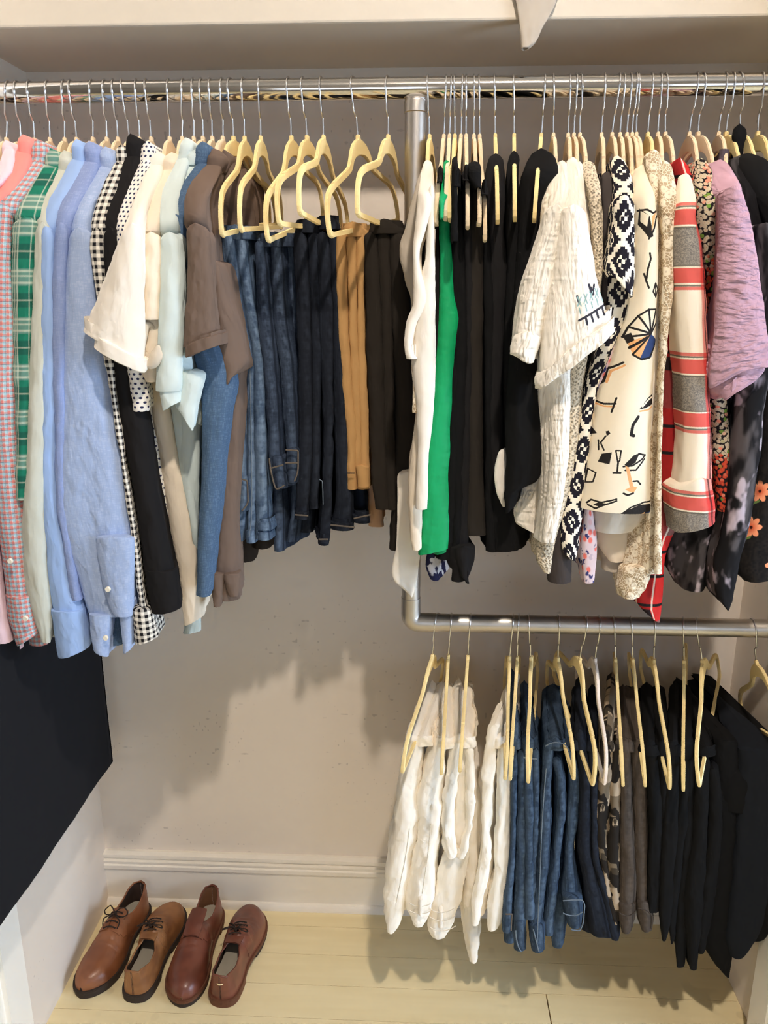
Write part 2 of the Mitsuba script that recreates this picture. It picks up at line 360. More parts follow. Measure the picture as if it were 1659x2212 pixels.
SEED = [0]
def slab(rows, yf=1.72, dx=0.0, hb=.013, fold=.005, ff=24, fz=3.4, wr=.0018, wf=60, wz=34, rt=.012, rn=None, hem=0.0, nz_=44, nr=40, lip=True, closed_bottom=False, sym=None, zfar=0.0, twist=0.0, flare=0.0, ruffle=0.0, rf=90, hemf=False):
    SEED[0] += 1
    sd = SEED[0] * 7.31
    rows = rows[np.argsort(-rows[:, 0])]
    z_ = -rows[:, 0]
    keep = np.r_[True, np.diff(z_) > 1e-4]
    rows, z_ = rows[keep], z_[keep]
    ip = PchipInterpolator(z_, rows[:, 1:]) if len(rows) > 1 else None
    zt, zb = rows[0, 0], rows[-1, 0]
    n = nz_
    tt = np.linspace(0, 1, n)
    zz = zt + (zb - zt) * tt
    k = max(3, n // 10)
    top = zt - rt * (1 - np.cos(np.linspace(0, math.pi / 2, k)))
    zz = np.unique(np.r_[top, zz])[::-1]
    n = len(zz)
    tt = (zt - zz) / (zt - zb)
    c, h, yn = ip(-zz).T
    h = np.maximum(h, .0025)
    capf = np.sqrt(np.clip(1 - (1 - np.clip((zt - zz) / rt, 0, 1)) ** 2, 0.0, 1)) if rt > 0 else np.ones(n)
    if closed_bottom:
        capf = capf * np.sqrt(np.clip(1 - (1 - np.clip((zz - zb) / closed_bottom, 0, 1)) ** 2, 0.0004, 1))
    h0 = h.copy()
    s = np.linspace(0, 1, nr) ** 1.8
    yfar = np.full(n, yf) if sym is None else np.minimum(yf, 2 * sym - yn)
    yfar = np.maximum(yfar, yn + .02)
    D = yfar - yn
    d = s[None] * D[:, None]
    R = np.clip(.9 * h, .006, .028) if rn is None else np.full(n, rn)
    R = np.minimum(R, D * .45)[:, None]
    hbk = np.minimum(h, hb)[:, None]
    w = ss_np(0, 1, np.clip((d - R) / np.maximum(D[:, None] * .75, .01), 0, 1))
    hw = h[:, None] * (1 - w) + hbk * w
    hw = hw * np.sqrt(np.clip(1 - (1 - np.clip(d / R, 0, 1)) ** 2, 0, 1))
    Rf = np.minimum(.012, D[:, None] * .3)
    hw = hw * np.sqrt(np.clip(1 - (1 - np.clip((D[:, None] - d) / Rf, 0, 1)) ** 2, 0, 1))
    hw = hw * capf[:, None]
    y = yn[:, None] + d
    cx = c[:, None] + dx * d / .44
    rx = np.concatenate([(cx + hw)[:, ::-1], (cx - hw)[:, 1:]], 1)
    ry = np.concatenate([y[:, ::-1], y[:, 1:]], 1)
    rz = np.repeat(zz[:, None], rx.shape[1], 1)
    nrg = rx.shape[1]
    tx, ty = np.gradient(rx, axis=1), np.gradient(ry, axis=1)
    ln = np.hypot(tx, ty) + 1e-9
    nx, ny = ty / ln * -1, tx / ln
    sgn = np.where(np.arange(nrg) < nr, 1.0, -1.0)
    # outward: the right side (first half) runs far -> near, so outward is +x
    flip = np.sign(nx[:, :nr // 2].mean()) or 1
    nx, ny = nx * flip, ny * flip
    ds = np.hypot(np.diff(rx, axis=1), np.diff(ry, axis=1))
    u = np.concatenate([np.zeros((n, 1)), np.cumsum(ds, 1)], 1)
    u = u - u[:, nr - 1:nr]
    v = np.repeat((zt - zz)[:, None], nrg, 1)
    amp = (.25 + .75 * np.clip(tt * 1.6, 0, 1))[:, None] * np.clip((h0 * 3 / .03), .3, 1)[:, None]
    q = np.stack([u * ff, v * fz, np.full_like(u, sd)], -1)
    disp = fold * amp * (2 * meshkit.fbm(q, 2, SEED[0]) - 1) * 1.3
    q = np.stack([u * wf + v * 12, v * wz - u * 10, np.full_like(u, sd + 50)], -1)
    disp += wr * (2 * meshkit.fbm(q, 3, SEED[0] + 9) - 1) * 1.6
    if ruffle: disp += ruffle * np.clip((tt - .75) * 4, 0, 1)[:, None] * np.sin(u * rf + sd)
    disp *= np.clip(capf, .15, 1)[:, None]
    edge = np.clip(np.minimum(np.arange(nrg), np.arange(nrg)[::-1]) / 3, 0, 1)
    disp *= edge
    rx, ry = np.clip(rx + nx * disp, XL + .005, XR - .004), ry + ny * disp
    if hem: rz = rz - hem * .00085 * np.clip((rx - c[:, None]) / np.maximum(h0[:, None], .004), -1.2, 1.2) * (np.ones((n, 1)) if hemf else np.clip((tt - .6) / .4, 0, 1)[:, None] ** 1.5)
    if zfar: rz = rz + zfar * (np.concatenate([d[:, ::-1], d[:, 1:]], 1) / .44) * np.clip(tt, 0, 1)[:, None]
    if flare: rz = rz - flare * (2 * meshkit.noise(np.stack([u * 18, u * 0, u * 0 + sd], -1)) - 1) * np.clip((tt - .9) / .1, 0, 1)[:, None]
    V = [np.stack([rx, ry, rz], -1)]
    U = [np.stack([u, v], -1)]
    if lip and not closed_bottom:
        last = V[0][-1]
        cc = np.stack([cx[-1]], -1)
        ccx = np.concatenate([cx[-1][::-1], cx[-1][1:]])
        for inset, dz in ((.0012, -.0008), (.0026, .0), (.003, .022)):
            p = last.copy()
            off = p[:, 0] - ccx
            p[:, 0] = ccx + np.sign(off) * np.maximum(np.abs(off) - inset, .0003)
            p[:, 1] += inset * np.where(np.abs(np.arange(nrg) - nr) < 8, 1, 0)
            p[:, 2] += dz
            V.append(p[None]); U.append(U[0][-1:] + [[[0, -dz]]])
    V = np.concatenate(V, 0); U = np.concatenate(U, 0)
    m = len(V)
    idx = np.arange(m * nrg).reshape(m, nrg)
    a, b, c2, d2 = idx[:-1, :-1], idx[:-1, 1:], idx[1:, 1:], idx[1:, :-1]
    f = np.concatenate([np.stack([a, d2, c2], -1).reshape(-1, 3), np.stack([a, c2, b], -1).reshape(-1, 3)])
    return (trimesh.Trimesh(V.reshape(-1, 3), f, process=False), U.reshape(-1, 2))


def ss_np(a, b, x):
    t = np.clip((x - a) / (b - a), 0, 1); return t * t * (3 - 2 * t)


def cloth(parent, name, rows, bsdf, label=None, **kw):
    m, uv = slab(rows, **kw)
    return part(parent, name, m, bsdf, smooth=True, uv=uv, label=label)


def button(parent, px, py, Y, r=.0048, bsdf='button_pale'):
    p = PY(px, py, Y)
    m = tube([[p[0], p[1] + .002, p[2]], [p[0], p[1] - .0014, p[2]], [p[0], p[1] - .0022, p[2]], [p[0], p[1] - .0018, p[2]]], [r, r, r * .8, r * .55], 14)
    return part(parent, 'button', m, bsdf, smooth=30)


def hubdx(h, rows, yn=None):
    """Sideways run of a piece from its near edge to 0.44 m further back, along the hanger that carries it."""
    hp = HUBS[h][0]
    r = rows[0]
    y = r[3]
    dx = float(np.clip((hp[0] - r[1]) / max(RY - y, .06) * .44, -.22, .22)) if RY - y > .05 else 0.0
    if r[1] + dx < -.79: dx = max(-.79 - r[1], -.22) if r[1] > -.79 else 0.0
    if r[1] + dx > .73: dx = .73 - r[1] if r[1] < .73 else 0.0
    return dx


def shirt(name, label, cat, bs, h, yoke, sleeve, hem, Ys=1.28, collar=None, cuff=None, cuffkw=None, sleevekw=None, bodykw=None, group=None, yf=1.70, body_hw=.02, far_sleeve=None, collar_bs=None, sl_name='sleeve', Yc=1.455, body_rows=None):
    """Top on a hanger: body with yoke, the sleeve that hangs at the camera's side, the one behind, the collar, a cuff."""
    t = thing(name, label, cat, group)
    yk = rw(yoke)
    k = len(yk)
    ykv = [r.split() for r in yoke.split(';') if r.strip()]
    yk = np.vstack([rw(' '.join(r[:3]), float(r[3]) if len(r) > 3 else Yc + (Ys + .01 - Yc) * (i / max(k - 1, 1)) ** .8) for i, r in enumerate(ykv)])
    sl = rw(sleeve, Ys)
    dx = hubdx(h, sl)
    zh = PY(0, hem, 1.36)[2] if hem else None
    rows = [r for r in yk]
    zl = yk[-1][0]
    slz = PchipInterpolator(-sl[np.argsort(-sl[:, 0])][:, 0], sl[np.argsort(-sl[:, 0])][:, 1])
    if body_rows is not None:
        rows = rows + [r for r in rw(body_rows, 1.345)]
    else:
        for z in np.linspace(zl - .06, zh, 5):
            zc = np.clip(z, sl[:, 0].min(), sl[:, 0].max())
            rows.append((z, float(slz(-zc)) + dx * .16, body_hw, 1.35))
    b = dict(yf=yf, dx=dx, fold=.006, sym=1.5, rt=.01)
    b.update(bodykw or {})
    cloth(t, 'body', np.array(rows), bs, **b)
    kw = dict(yf=Ys + .09, dx=dx, hb=.02, fold=.008, ff=17, fz=2.2, wr=.0024, rt=.02)
    kw.update(sleevekw or {})
    cloth(t, sl_name, sl, bs, **kw)
    # the sleeve on the far side
    if far_sleeve is None or far_sleeve:
        fs = sl.copy(); fs[:, 1] += dx * (.40 / .44); fs[:, 2] = np.minimum(fs[:, 2], .022); fs[:, 3] = 1.66
        fs[:, 0] = np.minimum(fs[:, 0], 1.74)
        cloth(t, sl_name, fs, bs, yf=1.745, fold=.004, rt=.02, nr=16, nz_=20)
    if collar:
        cr = np.vstack([rw(' '.join(r.split()[:3]), 1.405 + .02 * (i == 0)) for i, r in enumerate(collar.split(';')) if r.strip()])
        cr[:, 2] += .0028
        cloth(t, 'collar', cr, collar_bs or bs, yf=1.55, dx=0, fold=.002, wr=.0006, rt=.014, nz_=20, nr=18, hb=.02)
    if cuff:
        c = rw(cuff, Ys - .004)
        ck = dict(yf=Ys + .085, dx=dx, hb=.022, fold=.003, rt=.003)
        ck.update(cuffkw or {})
        cloth(t, 'cuff', c, bs, **ck)
    return t

# ---------------------------------------------------------------- fabrics (uv in metres: u around the piece from its near edge, v down)
mat('button_pale', lin(225, 218, 200), 0.3, 0.5)
mat('button_dark', lin(35, 32, 30), 0.3, 0.5)
SOLID = dict(pink=(224, 196, 204), salmon=(226, 138, 130), lavender=(206, 192, 208), sage=(190, 192, 180), lightblue=(146, 172, 214), black=(26, 25, 26), black_warm=(38, 34, 30), jet=(16, 16, 17), navyblack=(24, 27, 33), coat=(27, 28, 32),
             white=(226, 218, 205), cream=(222, 208, 187), mint=(196, 208, 205), brown=(104, 88, 78), green=(8, 150, 88), charcoal=(62, 56, 54), plum=(84, 74, 80), tan=(176, 136, 88), tan_pale=(190, 152, 120),
             black_brown=(44, 38, 33), coffee=(70, 62, 56), white_pants=(240, 233, 220), linen=(176, 166, 152), greyprint=(90, 82, 82))
def cloth_b(p, n, uv): return fbm(uv.x * 70 + uv.y * 18, uv.y * 34 - uv.x * 12, 3, 3) * .0032 + nz(uv.x * 420, uv.y * 420, 5) * .00025
for k, v in SOLID.items(): pmat(k, lin(*v), 0.92, 0.12, bump=cloth_b)

def chambray(base, light, dark, f=1.0):
    def fn(p, n, uv):
        u, v = uv.x, uv.y
        w = nz(u * 900, v * 160, 1) * .5 + nz(u * 160, v * 900, 7) * .5
        return mix(base, light, ss(.4, .85, w) * .32)
    return fn
pmat('chambray_blue', chambray(lin(150, 168, 202), lin(190, 200, 222), 0), bump=cloth_b)
pmat('chambray_periwinkle', chambray(lin(128, 144, 186), lin(160, 172, 205), 0), bump=cloth_b)
pmat('chambray_denim', chambray(lin(68, 90, 116), lin(110, 132, 156), 0), bump=cloth_b)

def plaid_mini(p, n, uv):
    u, v = uv.x * 110, uv.y * 110
    a, b = fr(u), fr(v)
    r = lin(196, 96, 88); bl = lin(130, 180, 196); wh = lin(226, 214, 206); dk = lin(70, 60, 84)
    c = mix(wh, r, band(a, .0, .42, .03) * .75)
    c = mix(c, bl, band(a, .55, .92, .03) * .7)
    c = mix(c, r, band(b, .05, .4, .03) * .55)
    c = mix(c, bl, band(b, .55, .9, .03) * .5)
    c = mix(c, dk, band(a, .46, .54, .02) * .7)
    return mix(c, dk, band(b, .44, .54, .02) * .7)
pmat('mini_check', plaid_mini)

def plaid_green(p, n, uv):
    u, v = uv.x, uv.y
    a, b = fr(u / .052), fr(v / .075)
    g = lin(30, 112, 90); dk = lin(30, 62, 60); wh = lin(206, 210, 190); gr = lin(118, 146, 138)
    c = mix(g, gr, band(a, .1, .45, .02) * .6)
    c = mix(c, dk, band(b, .55, .85, .02) * .55)
    c = mix(c, gr, band(b, .05, .4, .02) * .6)
    for x, w in ((.14, .025), (.26, .02), (.40, .025), (.72, .015)): c = mix(c, wh, band(a, x - w, x + w, .02) * .55)
    for x, w in ((.10, .02), (.20, .015), (.34, .02), (.7, .012)): c = mix(c, wh, band(b, x - w, x + w, .02) * .55)
    return c
pmat('green_plaid', plaid_green)

def gingham(p, n, uv):
    a, b = fr(uv.x * 88), fr(uv.y * 88)
    k = band(a, .0, .5, .05) * .5 + band(b, .0, .5, .05) * .5
    return mix(lin(228, 222, 210), lin(24, 24, 28), k)
pmat('gingham', gingham)

def dots(p, n, uv):
    u, v = uv.x * 130, uv.y * 130
    row = dr.floor(v)
    a = fr(u + .5 * (row - 2 * dr.floor(row / 2))) - .5; b = fr(v) - .5
    return mix(lin(40, 44, 74), lin(226, 222, 214), ss(.2, .3, dr.sqrt(a * a + b * b)))
pmat('navy_dots', dots)

def denim(base, light, amt, fadew=.012):
    def fn(p, n, uv):
        u, v = uv.x, uv.y
        w = nz(u * 700, v * 90, 2) * .6 + nz(u * 120, v * 700, 5) * .4
        streak = ss(.35, .8, fbm(u * 80 + v * 5, v * 10, 8)) * .5 + ss(.4, .8, fbm(u * 190 + v * 60, v * 55 - u * 40, 11)) * .35
        seam = dr.exp(-dr.square((u + .004) / (fadew * .5))) * ss(.25, .8, fbm(u * 90 + v * 50, v * 95 - u * 70, 3, 3))
        line = ss(.0012, .0006, dr.abs(u - .010)) * ss(.3, .5, nz(v * 160, 0, 4)) * .5
        c = mix([float(x) for x in base], light, dr.clip(amt * (w * .35 + streak * .5) + seam * amt * .85 + line * amt, 0, 1))
        return mix(c, [float(x) * .5 for x in base], ss(.0035, .001, dr.abs(u + .013)) * .7)
    return fn
pmat('denim_mid', denim(np.array(lin(46, 64, 88)), lin(126, 146, 168), .62), bump=cloth_b)
pmat('denim_indigo', denim(np.array(lin(26, 34, 50)), lin(92, 108, 130), .5), bump=cloth_b)
pmat('denim_ink', denim(np.array(lin(17, 20, 28)), lin(52, 60, 74), .35), bump=cloth_b)
pmat('denim_blue', denim(np.array(lin(35, 49, 68)), lin(96, 116, 138), .55), bump=cloth_b)
pmat('denim_grey', denim(np.array(lin(62, 54, 48)), lin(98, 88, 80), .5), bump=cloth_b)
mat('thread_cream', lin(214, 204, 186), 0.9, 0.1)
mat('denim_stitch', lin(96, 88, 80), 0.9, 0.1)
mat('denim_pale', lin(104, 116, 128), 0.9, 0.1)

def ikat(p, n, uv):
    # stair-edged black diamonds on a pale lattice, a checker of white squares in each
    q = .0040
    u = (dr.floor(uv.x / q) + .5) * q; v = (dr.floor(uv.y / q) + .5) * q
    a = dr.abs(fr(u / .048 + .5) - .5) * 2; b = dr.abs(fr(v / .062) - .5) * 2
    m = a + b
    inner = dr.minimum(m, 2 - m)                      # 0 in the middle of each diamond, 1 on the lattice
    k = dr.select(inner > .80, 0.0, 1.0)
    par = dr.floor(uv.x / .0060) + dr.floor(uv.y / .0060)
    k = dr.select((inner < .40) & (par - 2 * dr.floor(par / 2) < .5), 0.0, k)
    return mix(lin(232, 222, 202), lin(26, 24, 32), k)
pmat('ikat', ikat)

def floral_pink(p, n, uv):
    d1, d2, r = mikit.voronoi(uv.x * 70, uv.y * 60)
    c = mix(lin(206, 186, 190), lin(214, 110, 100), ss(.45, .2, d1) * ss(.55, .6, r))
    return mix(c, lin(56, 56, 100), ss(.45, .25, d1) * ss(.45, .4, r) * ss(.3, .6, nz(uv.x * 300, uv.y * 300)))
pmat('floral_pink', floral_pink)

def floral_dark(p, n, uv):
    d1, d2, r = mikit.voronoi(uv.x * 165, uv.y * 165)
    petal = ss(.72, .52, d1 + .22 * nz(uv.x * 520, uv.y * 520))
    big = nz(uv.x * 18, uv.y * 14, 3)
    col = mix(lin(184, 172, 148), lin(190, 70, 50), ss(.72, .78, big + .3 * r - .1))
    col = mix(col, lin(214, 130, 108), ss(.86, .92, r))
    col = mix(col, lin(104, 140, 60), ss(.1, .04, r))
    c = mix(lin(28, 24, 26), col, petal)
    return mix(c, lin(200, 120, 60), ss(.12, .06, d1) * .8)
pmat('floral_dark', floral_dark)

def floral_blue(p, n, uv):
    k = ss(.5, .56, fbm(uv.x * 70, uv.y * 55, 2))
    return mix(lin(205, 202, 208), lin(38, 38, 66), k)
pmat('floral_navy', floral_blue)

def tiedye(p, n, uv):
    f = fbm(uv.x * 42, uv.y * 15, 4, 4)
    g = fbm(uv.x * 60 + 9, uv.y * 30, 8, 3)
    c = mix(lin(20, 19, 21), lin(78, 74, 76), ss(.42, .62, f))
    return mix(c, lin(176, 164, 174), ss(.58, .72, g) * ss(.4, .6, f + .05))
pmat('tiedye', tiedye)

def embroid(p, n, uv):
    c = mix(lin(17, 16, 18), lin(34, 30, 28), nz(uv.x * 300, uv.y * 300))
    gx, gy = uv.x / .05, uv.y / .062
    cx, cy = dr.floor(gx), dr.floor(gy)
    r1, r2, r3 = mikit.cell_rand(cx, cy, 2), mikit.cell_rand(cx, cy, 5), mikit.cell_rand(cx, cy, 9)
    a, b = (gx - cx - .5 - .2 * (r1 - .5)) * .05, (gy - cy - .5 - .2 * (r2 - .5)) * .062
    rad, th = dr.sqrt(a * a + b * b), dr.atan2(b, a)
    pet = .0200 * (.6 + .4 * dr.abs(dr.cos(th * 3.5 + r1 * 6)))
    on = ss(.30, .34, r3) * ss(1.33, 1.32, p.z)
    c = mix(c, mix(lin(214, 92, 56), lin(236, 150, 110), ss(0, .014, rad)), ss(1.0, .9, rad / pet) * on)
    c = mix(c, lin(60, 20, 16), ss(.0035, .002, rad) * on)
    leaf = ss(.003, .0015, dr.abs(b - .017 - .5 * a)) * ss(.010, .007, dr.abs(a - .006)) * on
    return mix(c, lin(96, 116, 62), leaf)
pmat('embroidered_black', embroid)

def camo(p, n, uv):
    u, v = uv.x, uv.y
    a = fbm(u * 26 + 3, v * 20, 1, 3); b = fbm(u * 28 + 40, v * 22, 5, 3); d = fbm(u * 34 + 80, v * 26, 9, 3)
    c = mix(lin(166, 148, 126), lin(110, 97, 80), ss(.52, .55, a))
    c = mix(c, lin(64, 56, 46), ss(.58, .60, b))
    return mix(c, lin(34, 30, 27), ss(.62, .64, d))
pmat('camouflage', camo)

def lace(p, n, uv):
    fl, f2, r2 = mikit.voronoi(uv.x * 62, uv.y * 56)
    d1, d2, r = mikit.voronoi(uv.x * 190, uv.y * 190)
    flower = ss(.46, .38, fl + .14 * nz(uv.x * 260, uv.y * 260)) * (1 - ss(.12, .05, fl) * .6)
    net = ss(.22, .12, d2 - d1)
    return mix(lin(176, 154, 124), lin(232, 220, 196), dr.maximum(flower, net * .85))
def lace_b(p, n, uv):
    d1, d2, r = mikit.voronoi(uv.x * 120, uv.y * 120)
    fl, f2, r2 = mikit.voronoi(uv.x * 42, uv.y * 42)
    return dr.maximum(ss(.42, .34, fl), ss(.16, .08, d2 - d1)) * .0012
pmat('lace', lace, bump=lace_b)

def crochet(p, n, uv):
    a = dr.sin(uv.x * 900 + 2.2 * dr.sin(uv.y * 420)) * dr.sin(uv.y * 800)
    hole = ss(.34, .22, mikit.voronoi(uv.x * 210, uv.y * 190)[0])
    return mix(mix(lin(196, 180, 154), lin(226, 212, 188), .5 + .5 * a), lin(96, 82, 66), hole * .6)
def crochet_b(p, n, uv): return (.5 + .5 * dr.sin(uv.x * 900 + 2.2 * dr.sin(uv.y * 420)) * dr.sin(uv.y * 800)) * .0014 - .002 * ss(.34, .22, mikit.voronoi(uv.x * 210, uv.y * 190)[0])
pmat('crochet', crochet, bump=crochet_b)

def gauze_b(p, n, uv): return fbm(uv.x * 220, uv.y * 60, 3, 3) * .004 + nz(uv.x * 60, uv.y * 260, 5) * .0012
pmat('gauze_white', lin(228, 220, 206), bump=gauze_b, scale=1.5)
pmat('gauze_mauve', lin(178, 142, 156), bump=lambda p, n, uv: fbm(uv.x * 50 + uv.y * 20, uv.y * 170, 3, 3) * .009)
def crinkle_b(p, n, uv): return fbm(uv.x * 120, uv.y * 120, 3, 4) * .003
pmat('twill_white', lin(240, 233, 220), bump=crinkle_b)
pmat('satin_green', lin(10, 152, 92), rough=0.55, spec=0.3, bump=lambda p, n, uv: fbm(uv.x * 50 + uv.y * 40, uv.y * 130, 2, 3) * .002)

PLAID0 = float(PY(1500, 532, 1.25)[2])
def red_plaid(p, n, uv):
    u, v = uv.x, uv.y
    b = fr((PLAID0 - p.z) / .218 + .5)
    wh, gy, rd, bk = lin(232, 220, 200), lin(112, 106, 100), lin(206, 92, 84), lin(30, 26, 28)
    w = nz(u * 800, v * 800) * .3
    c = mix(wh, gy, band(b, .38, .62, .004) * (.75 + w))
    for x0, x1 in ((.26, .36), (.64, .74)): c = mix(c, rd, band(b, x0, x1, .004))
    for x in (.225, .775): c = mix(c, rd, band(b, x - .012, x + .012, .003) * .9)
    for x in (.243, .377, .625, .757): c = mix(c, bk, band(b, x - .006, x + .006, .002) * .8)
    r2 = band(u, -.5, -.012, .002)
    c = mix(c, lin(196, 46, 44), r2 * .72)
    c = mix(c, bk, band(u, -.022, -.018, .001) * .8)
    return mix(c, bk, band(u, -.05, -.034, .001) * .6)
pmat('red_plaid', red_plaid)
def tartan(p, n, uv):
    b = fr((PLAID0 - p.z) / .218 + .5); a = fr(uv.x / .07 + .3)
    c = mix(lin(190, 44, 42), lin(104, 92, 88), band(b, .36, .64, .004) * .8)
    c = mix(c, lin(120, 26, 28), band(a, .30, .62, .01) * .75)
    c = mix(c, lin(34, 26, 28), band(b, .26, .36, .004) * band(a, .3, .62, .01))
    for x in (.225, .775, .98): c = mix(c, lin(26, 22, 24), band(b, x - .012, x + .012, .003))
    for x in (.26, .66): c = mix(c, lin(220, 206, 190), band(a, x - .025, x + .02, .01) * .8)
    return mix(c, lin(26, 22, 24), band(a, .70, .76, .01) * .9)
pmat('red_tartan', tartan)

# the printed cream top: drawings laid out on the cloth in metres, x across and z up
def AP(px, py): q = PY(px, py, 1.28); return float(q[0]), float(q[2])
def seg(x, z, a, b, w):
    ax, az = AP(*a); bx, bz = AP(*b)
    dx_, dz_ = bx - ax, bz - az
    t = dr.clip(((x - ax) * dx_ + (z - az) * dz_) / (dx_ * dx_ + dz_ * dz_), 0, 1)
    d = dr.sqrt(dr.square(x - ax - t * dx_) + dr.square(z - az - t * dz_))
    return 1 - ss(w, w + .0006, d)
def poly(x, z, pts, w): 
    k = mi.Float(0)
    for a, b in zip(pts[:-1], pts[1:]): k = dr.maximum(k, seg(x, z, a, b, w))
    return k
def inside(x, z, pts):
    # convex outline, clockwise in the photograph
    q = [AP(*p) for p in pts]
    d = mi.Float(-1)
    for (ax, az), (bx, bz) in zip(q, q[1:] + q[:1]):
        L = math.hypot(bx - ax, bz - az)
        d = dr.maximum(d, ((z - az) * (bx - ax) - (x - ax) * (bz - az)) / L)
    return 1 - ss(-.0004, .0004, d)
def art(p, n, uv):
    x, z = p.x, p.z
    base, blk, org, nvy = lin(228, 215, 190), lin(30, 26, 24), lin(222, 164, 110), lin(40, 58, 100)
    c = C3(base)
    P_ = lambda pts, col: mix(c, col, inside(x, z, pts))
    S_ = lambda pts, w=.0011, col=blk: mix(c, col, poly(x, z, pts, w))
    # tilted hat near the shoulder
    c = P_([(1378, 452), (1398, 470), (1406, 512), (1396, 516), (1376, 486)], blk)
    c = P_([(1380, 457), (1396, 468), (1392, 492), (1380, 480)], base)
    c = P_([(1402, 470), (1418, 455), (1406, 490), (1402, 505)], org)
    c = S_([(1376, 456), (1392, 455), (1406, 462), (1424, 452), (1431, 452)]); c = S_([(1396, 517), (1408, 495), (1414, 472), (1428, 456)])
    # curl, small leaves
    c = S_([(1398, 548), (1400, 560), (1394, 580), (1390, 608)]); c = S_([(1386, 592), (1392, 612), (1396, 622)]); c = S_([(1412, 612), (1406, 630), (1414, 642), (1420, 624), (1412, 612)]); c = S_([(1412, 615), (1413, 640)], .0008)
    # open fan
    q = (1402, 720)
    c = P_([(1352, 738), (1402, 720), (1380, 772), (1362, 765)], org); c = P_([(1402, 720), (1422, 735), (1404, 772), (1376, 774)], nvy)
    rim = [(1346, 728), (1356, 706), (1374, 682), (1396, 668), (1416, 668), (1424, 690), (1420, 718)]
    c = S_(rim)
    for r in rim[:-1]: c = S_([q, r], .0013)
    c = P_([(1346, 726), (1360, 718), (1366, 734), (1352, 742)], blk); c = S_([(1362, 764), (1402, 720)], .0012); c = S_([(1356, 750), (1392, 728)], .0018)
    c = S_([(1362, 765), (1380, 775), (1400, 772), (1421, 736)], .0012)
    # ribbons
    c = S_([(1344, 782), (1318, 798), (1308, 825), (1296, 836)], .0012); c = S_([(1346, 788), (1322, 802), (1312, 826)], .0012, org)
    c = S_([(1284, 866), (1304, 872), (1326, 870)], .0012); c = S_([(1284, 871), (1304, 877), (1324, 876)], .0010, org); c = S_([(1318, 888), (1328, 858)], .0012)
    c = P_([(1376, 882), (1398, 858), (1418, 848), (1418, 872), (1392, 880)], blk); c = S_([(1378, 886), (1400, 884), (1418, 876)], .0010, org); c = S_([(1384, 876), (1400, 862), (1416, 856)], .0012, base)
    c = S_([(1374, 898), (1362, 915), (1358, 936), (1364, 938)], .0022)
    # rose, small fan, flute glass
    c = P_([(1274, 932), (1282, 924), (1290, 936), (1280, 940)], blk); c = P_([(1306, 930), (1312, 928), (1315, 934), (1308, 940)], blk); c = S_([(1306, 940), (1296, 955), (1302, 970)], .0009); c = S_([(1292, 950), (1292, 970)], .0009)
    c = P_([(1290, 996), (1298, 978), (1318, 974), (1313, 1000)], blk); c = S_([(1326, 970), (1337, 970), (1334, 992), (1330, 994), (1326, 970)], .0009); c = S_([(1331, 994), (1329, 1016)], .0012); c = S_([(1321, 1018), (1336, 1018)], .0013)
    c = S_([(1272, 1014), (1286, 1020), (1280, 1040), (1266, 1044), (1272, 1014)], .0008)
    # wide hat on an orange stand
    c = P_([(1344, 1000), (1364, 980), (1378, 976), (1368, 996), (1352, 1006)], blk); c = S_([(1342, 1004), (1362, 1002), (1384, 990), (1392, 982), (1376, 977)], .0011); c = S_([(1346, 1012), (1370, 1012), (1390, 990)], .0011)
    c = P_([(1346, 1002), (1354, 1006), (1364, 1046), (1356, 1048)], org); c = P_([(1346, 1054), (1362, 1046), (1374, 1050), (1364, 1062)], org); c = S_([(1343, 1062), (1352, 1066), (1364, 1062)], .0013); c = S_([(1364, 1036), (1374, 1036), (1381, 1044)], .0011)
    # guitar
    c = S_([(1268, 1086), (1276, 1078), (1296, 1082), (1328, 1074)], .0011); c = S_([(1270, 1090), (1284, 1096), (1300, 1088), (1328, 1078)], .0011); c = P_([(1280, 1088), (1290, 1082), (1306, 1084), (1292, 1092)], blk)
    # big brim at the hem
    c = P_([(1322, 1124), (1346, 1100), (1380, 1088), (1418, 1092), (1418, 1112)], blk); c = S_([(1330, 1112), (1360, 1092), (1390, 1084), (1418, 1086)], .0010)
    c = P_([(1360, 1118), (1392, 1106), (1398, 1116), (1364, 1124)], org); c = P_([(1394, 1108), (1418, 1106), (1418, 1116), (1396, 1118)], nvy)
    return c
pmat('art_print', art, 0.7, 0.2)

# stitched motif on the white blouse's sleeve
def embroid_w(p, n, uv):
    x, z = p.x, p.z
    c = C3(lin(228, 220, 206))
    grey, teal = lin(52, 52, 60), lin(140, 168, 164)
    for (a, b) in (((1236, 690), (1312, 648)), ((1232, 640), (1236, 655)), ((1262, 622), (1268, 636)), ((1270, 616), (1266, 636)), ((1286, 604), (1294, 620)), ((1258, 616), (1264, 636)), ((1250, 686), (1253, 698)), ((1262, 680), (1266, 692)), ((1274, 672), (1278, 684)), ((1288, 664), (1292, 678)), ((1300, 658), (1304, 668))):
        c = mix(c, grey, seg(x, z, a, b, .0014))
    for i in range(6):
        px, py = 1236 + 13 * i, 664 - 6 * i
        c = mix(c, teal, dr.maximum(seg(x, z, (px - 3, py - 22), (px + 4, py - 4), .0007), seg(x, z, (px + 4, py - 22), (px - 3, py - 4), .0007)))
        c = mix(c, teal, seg(x, z, (px, py), (px + 3, py + 12), .0007))
    return c
pmat('gauze_embroidered', embroid_w, bump=gauze_b)

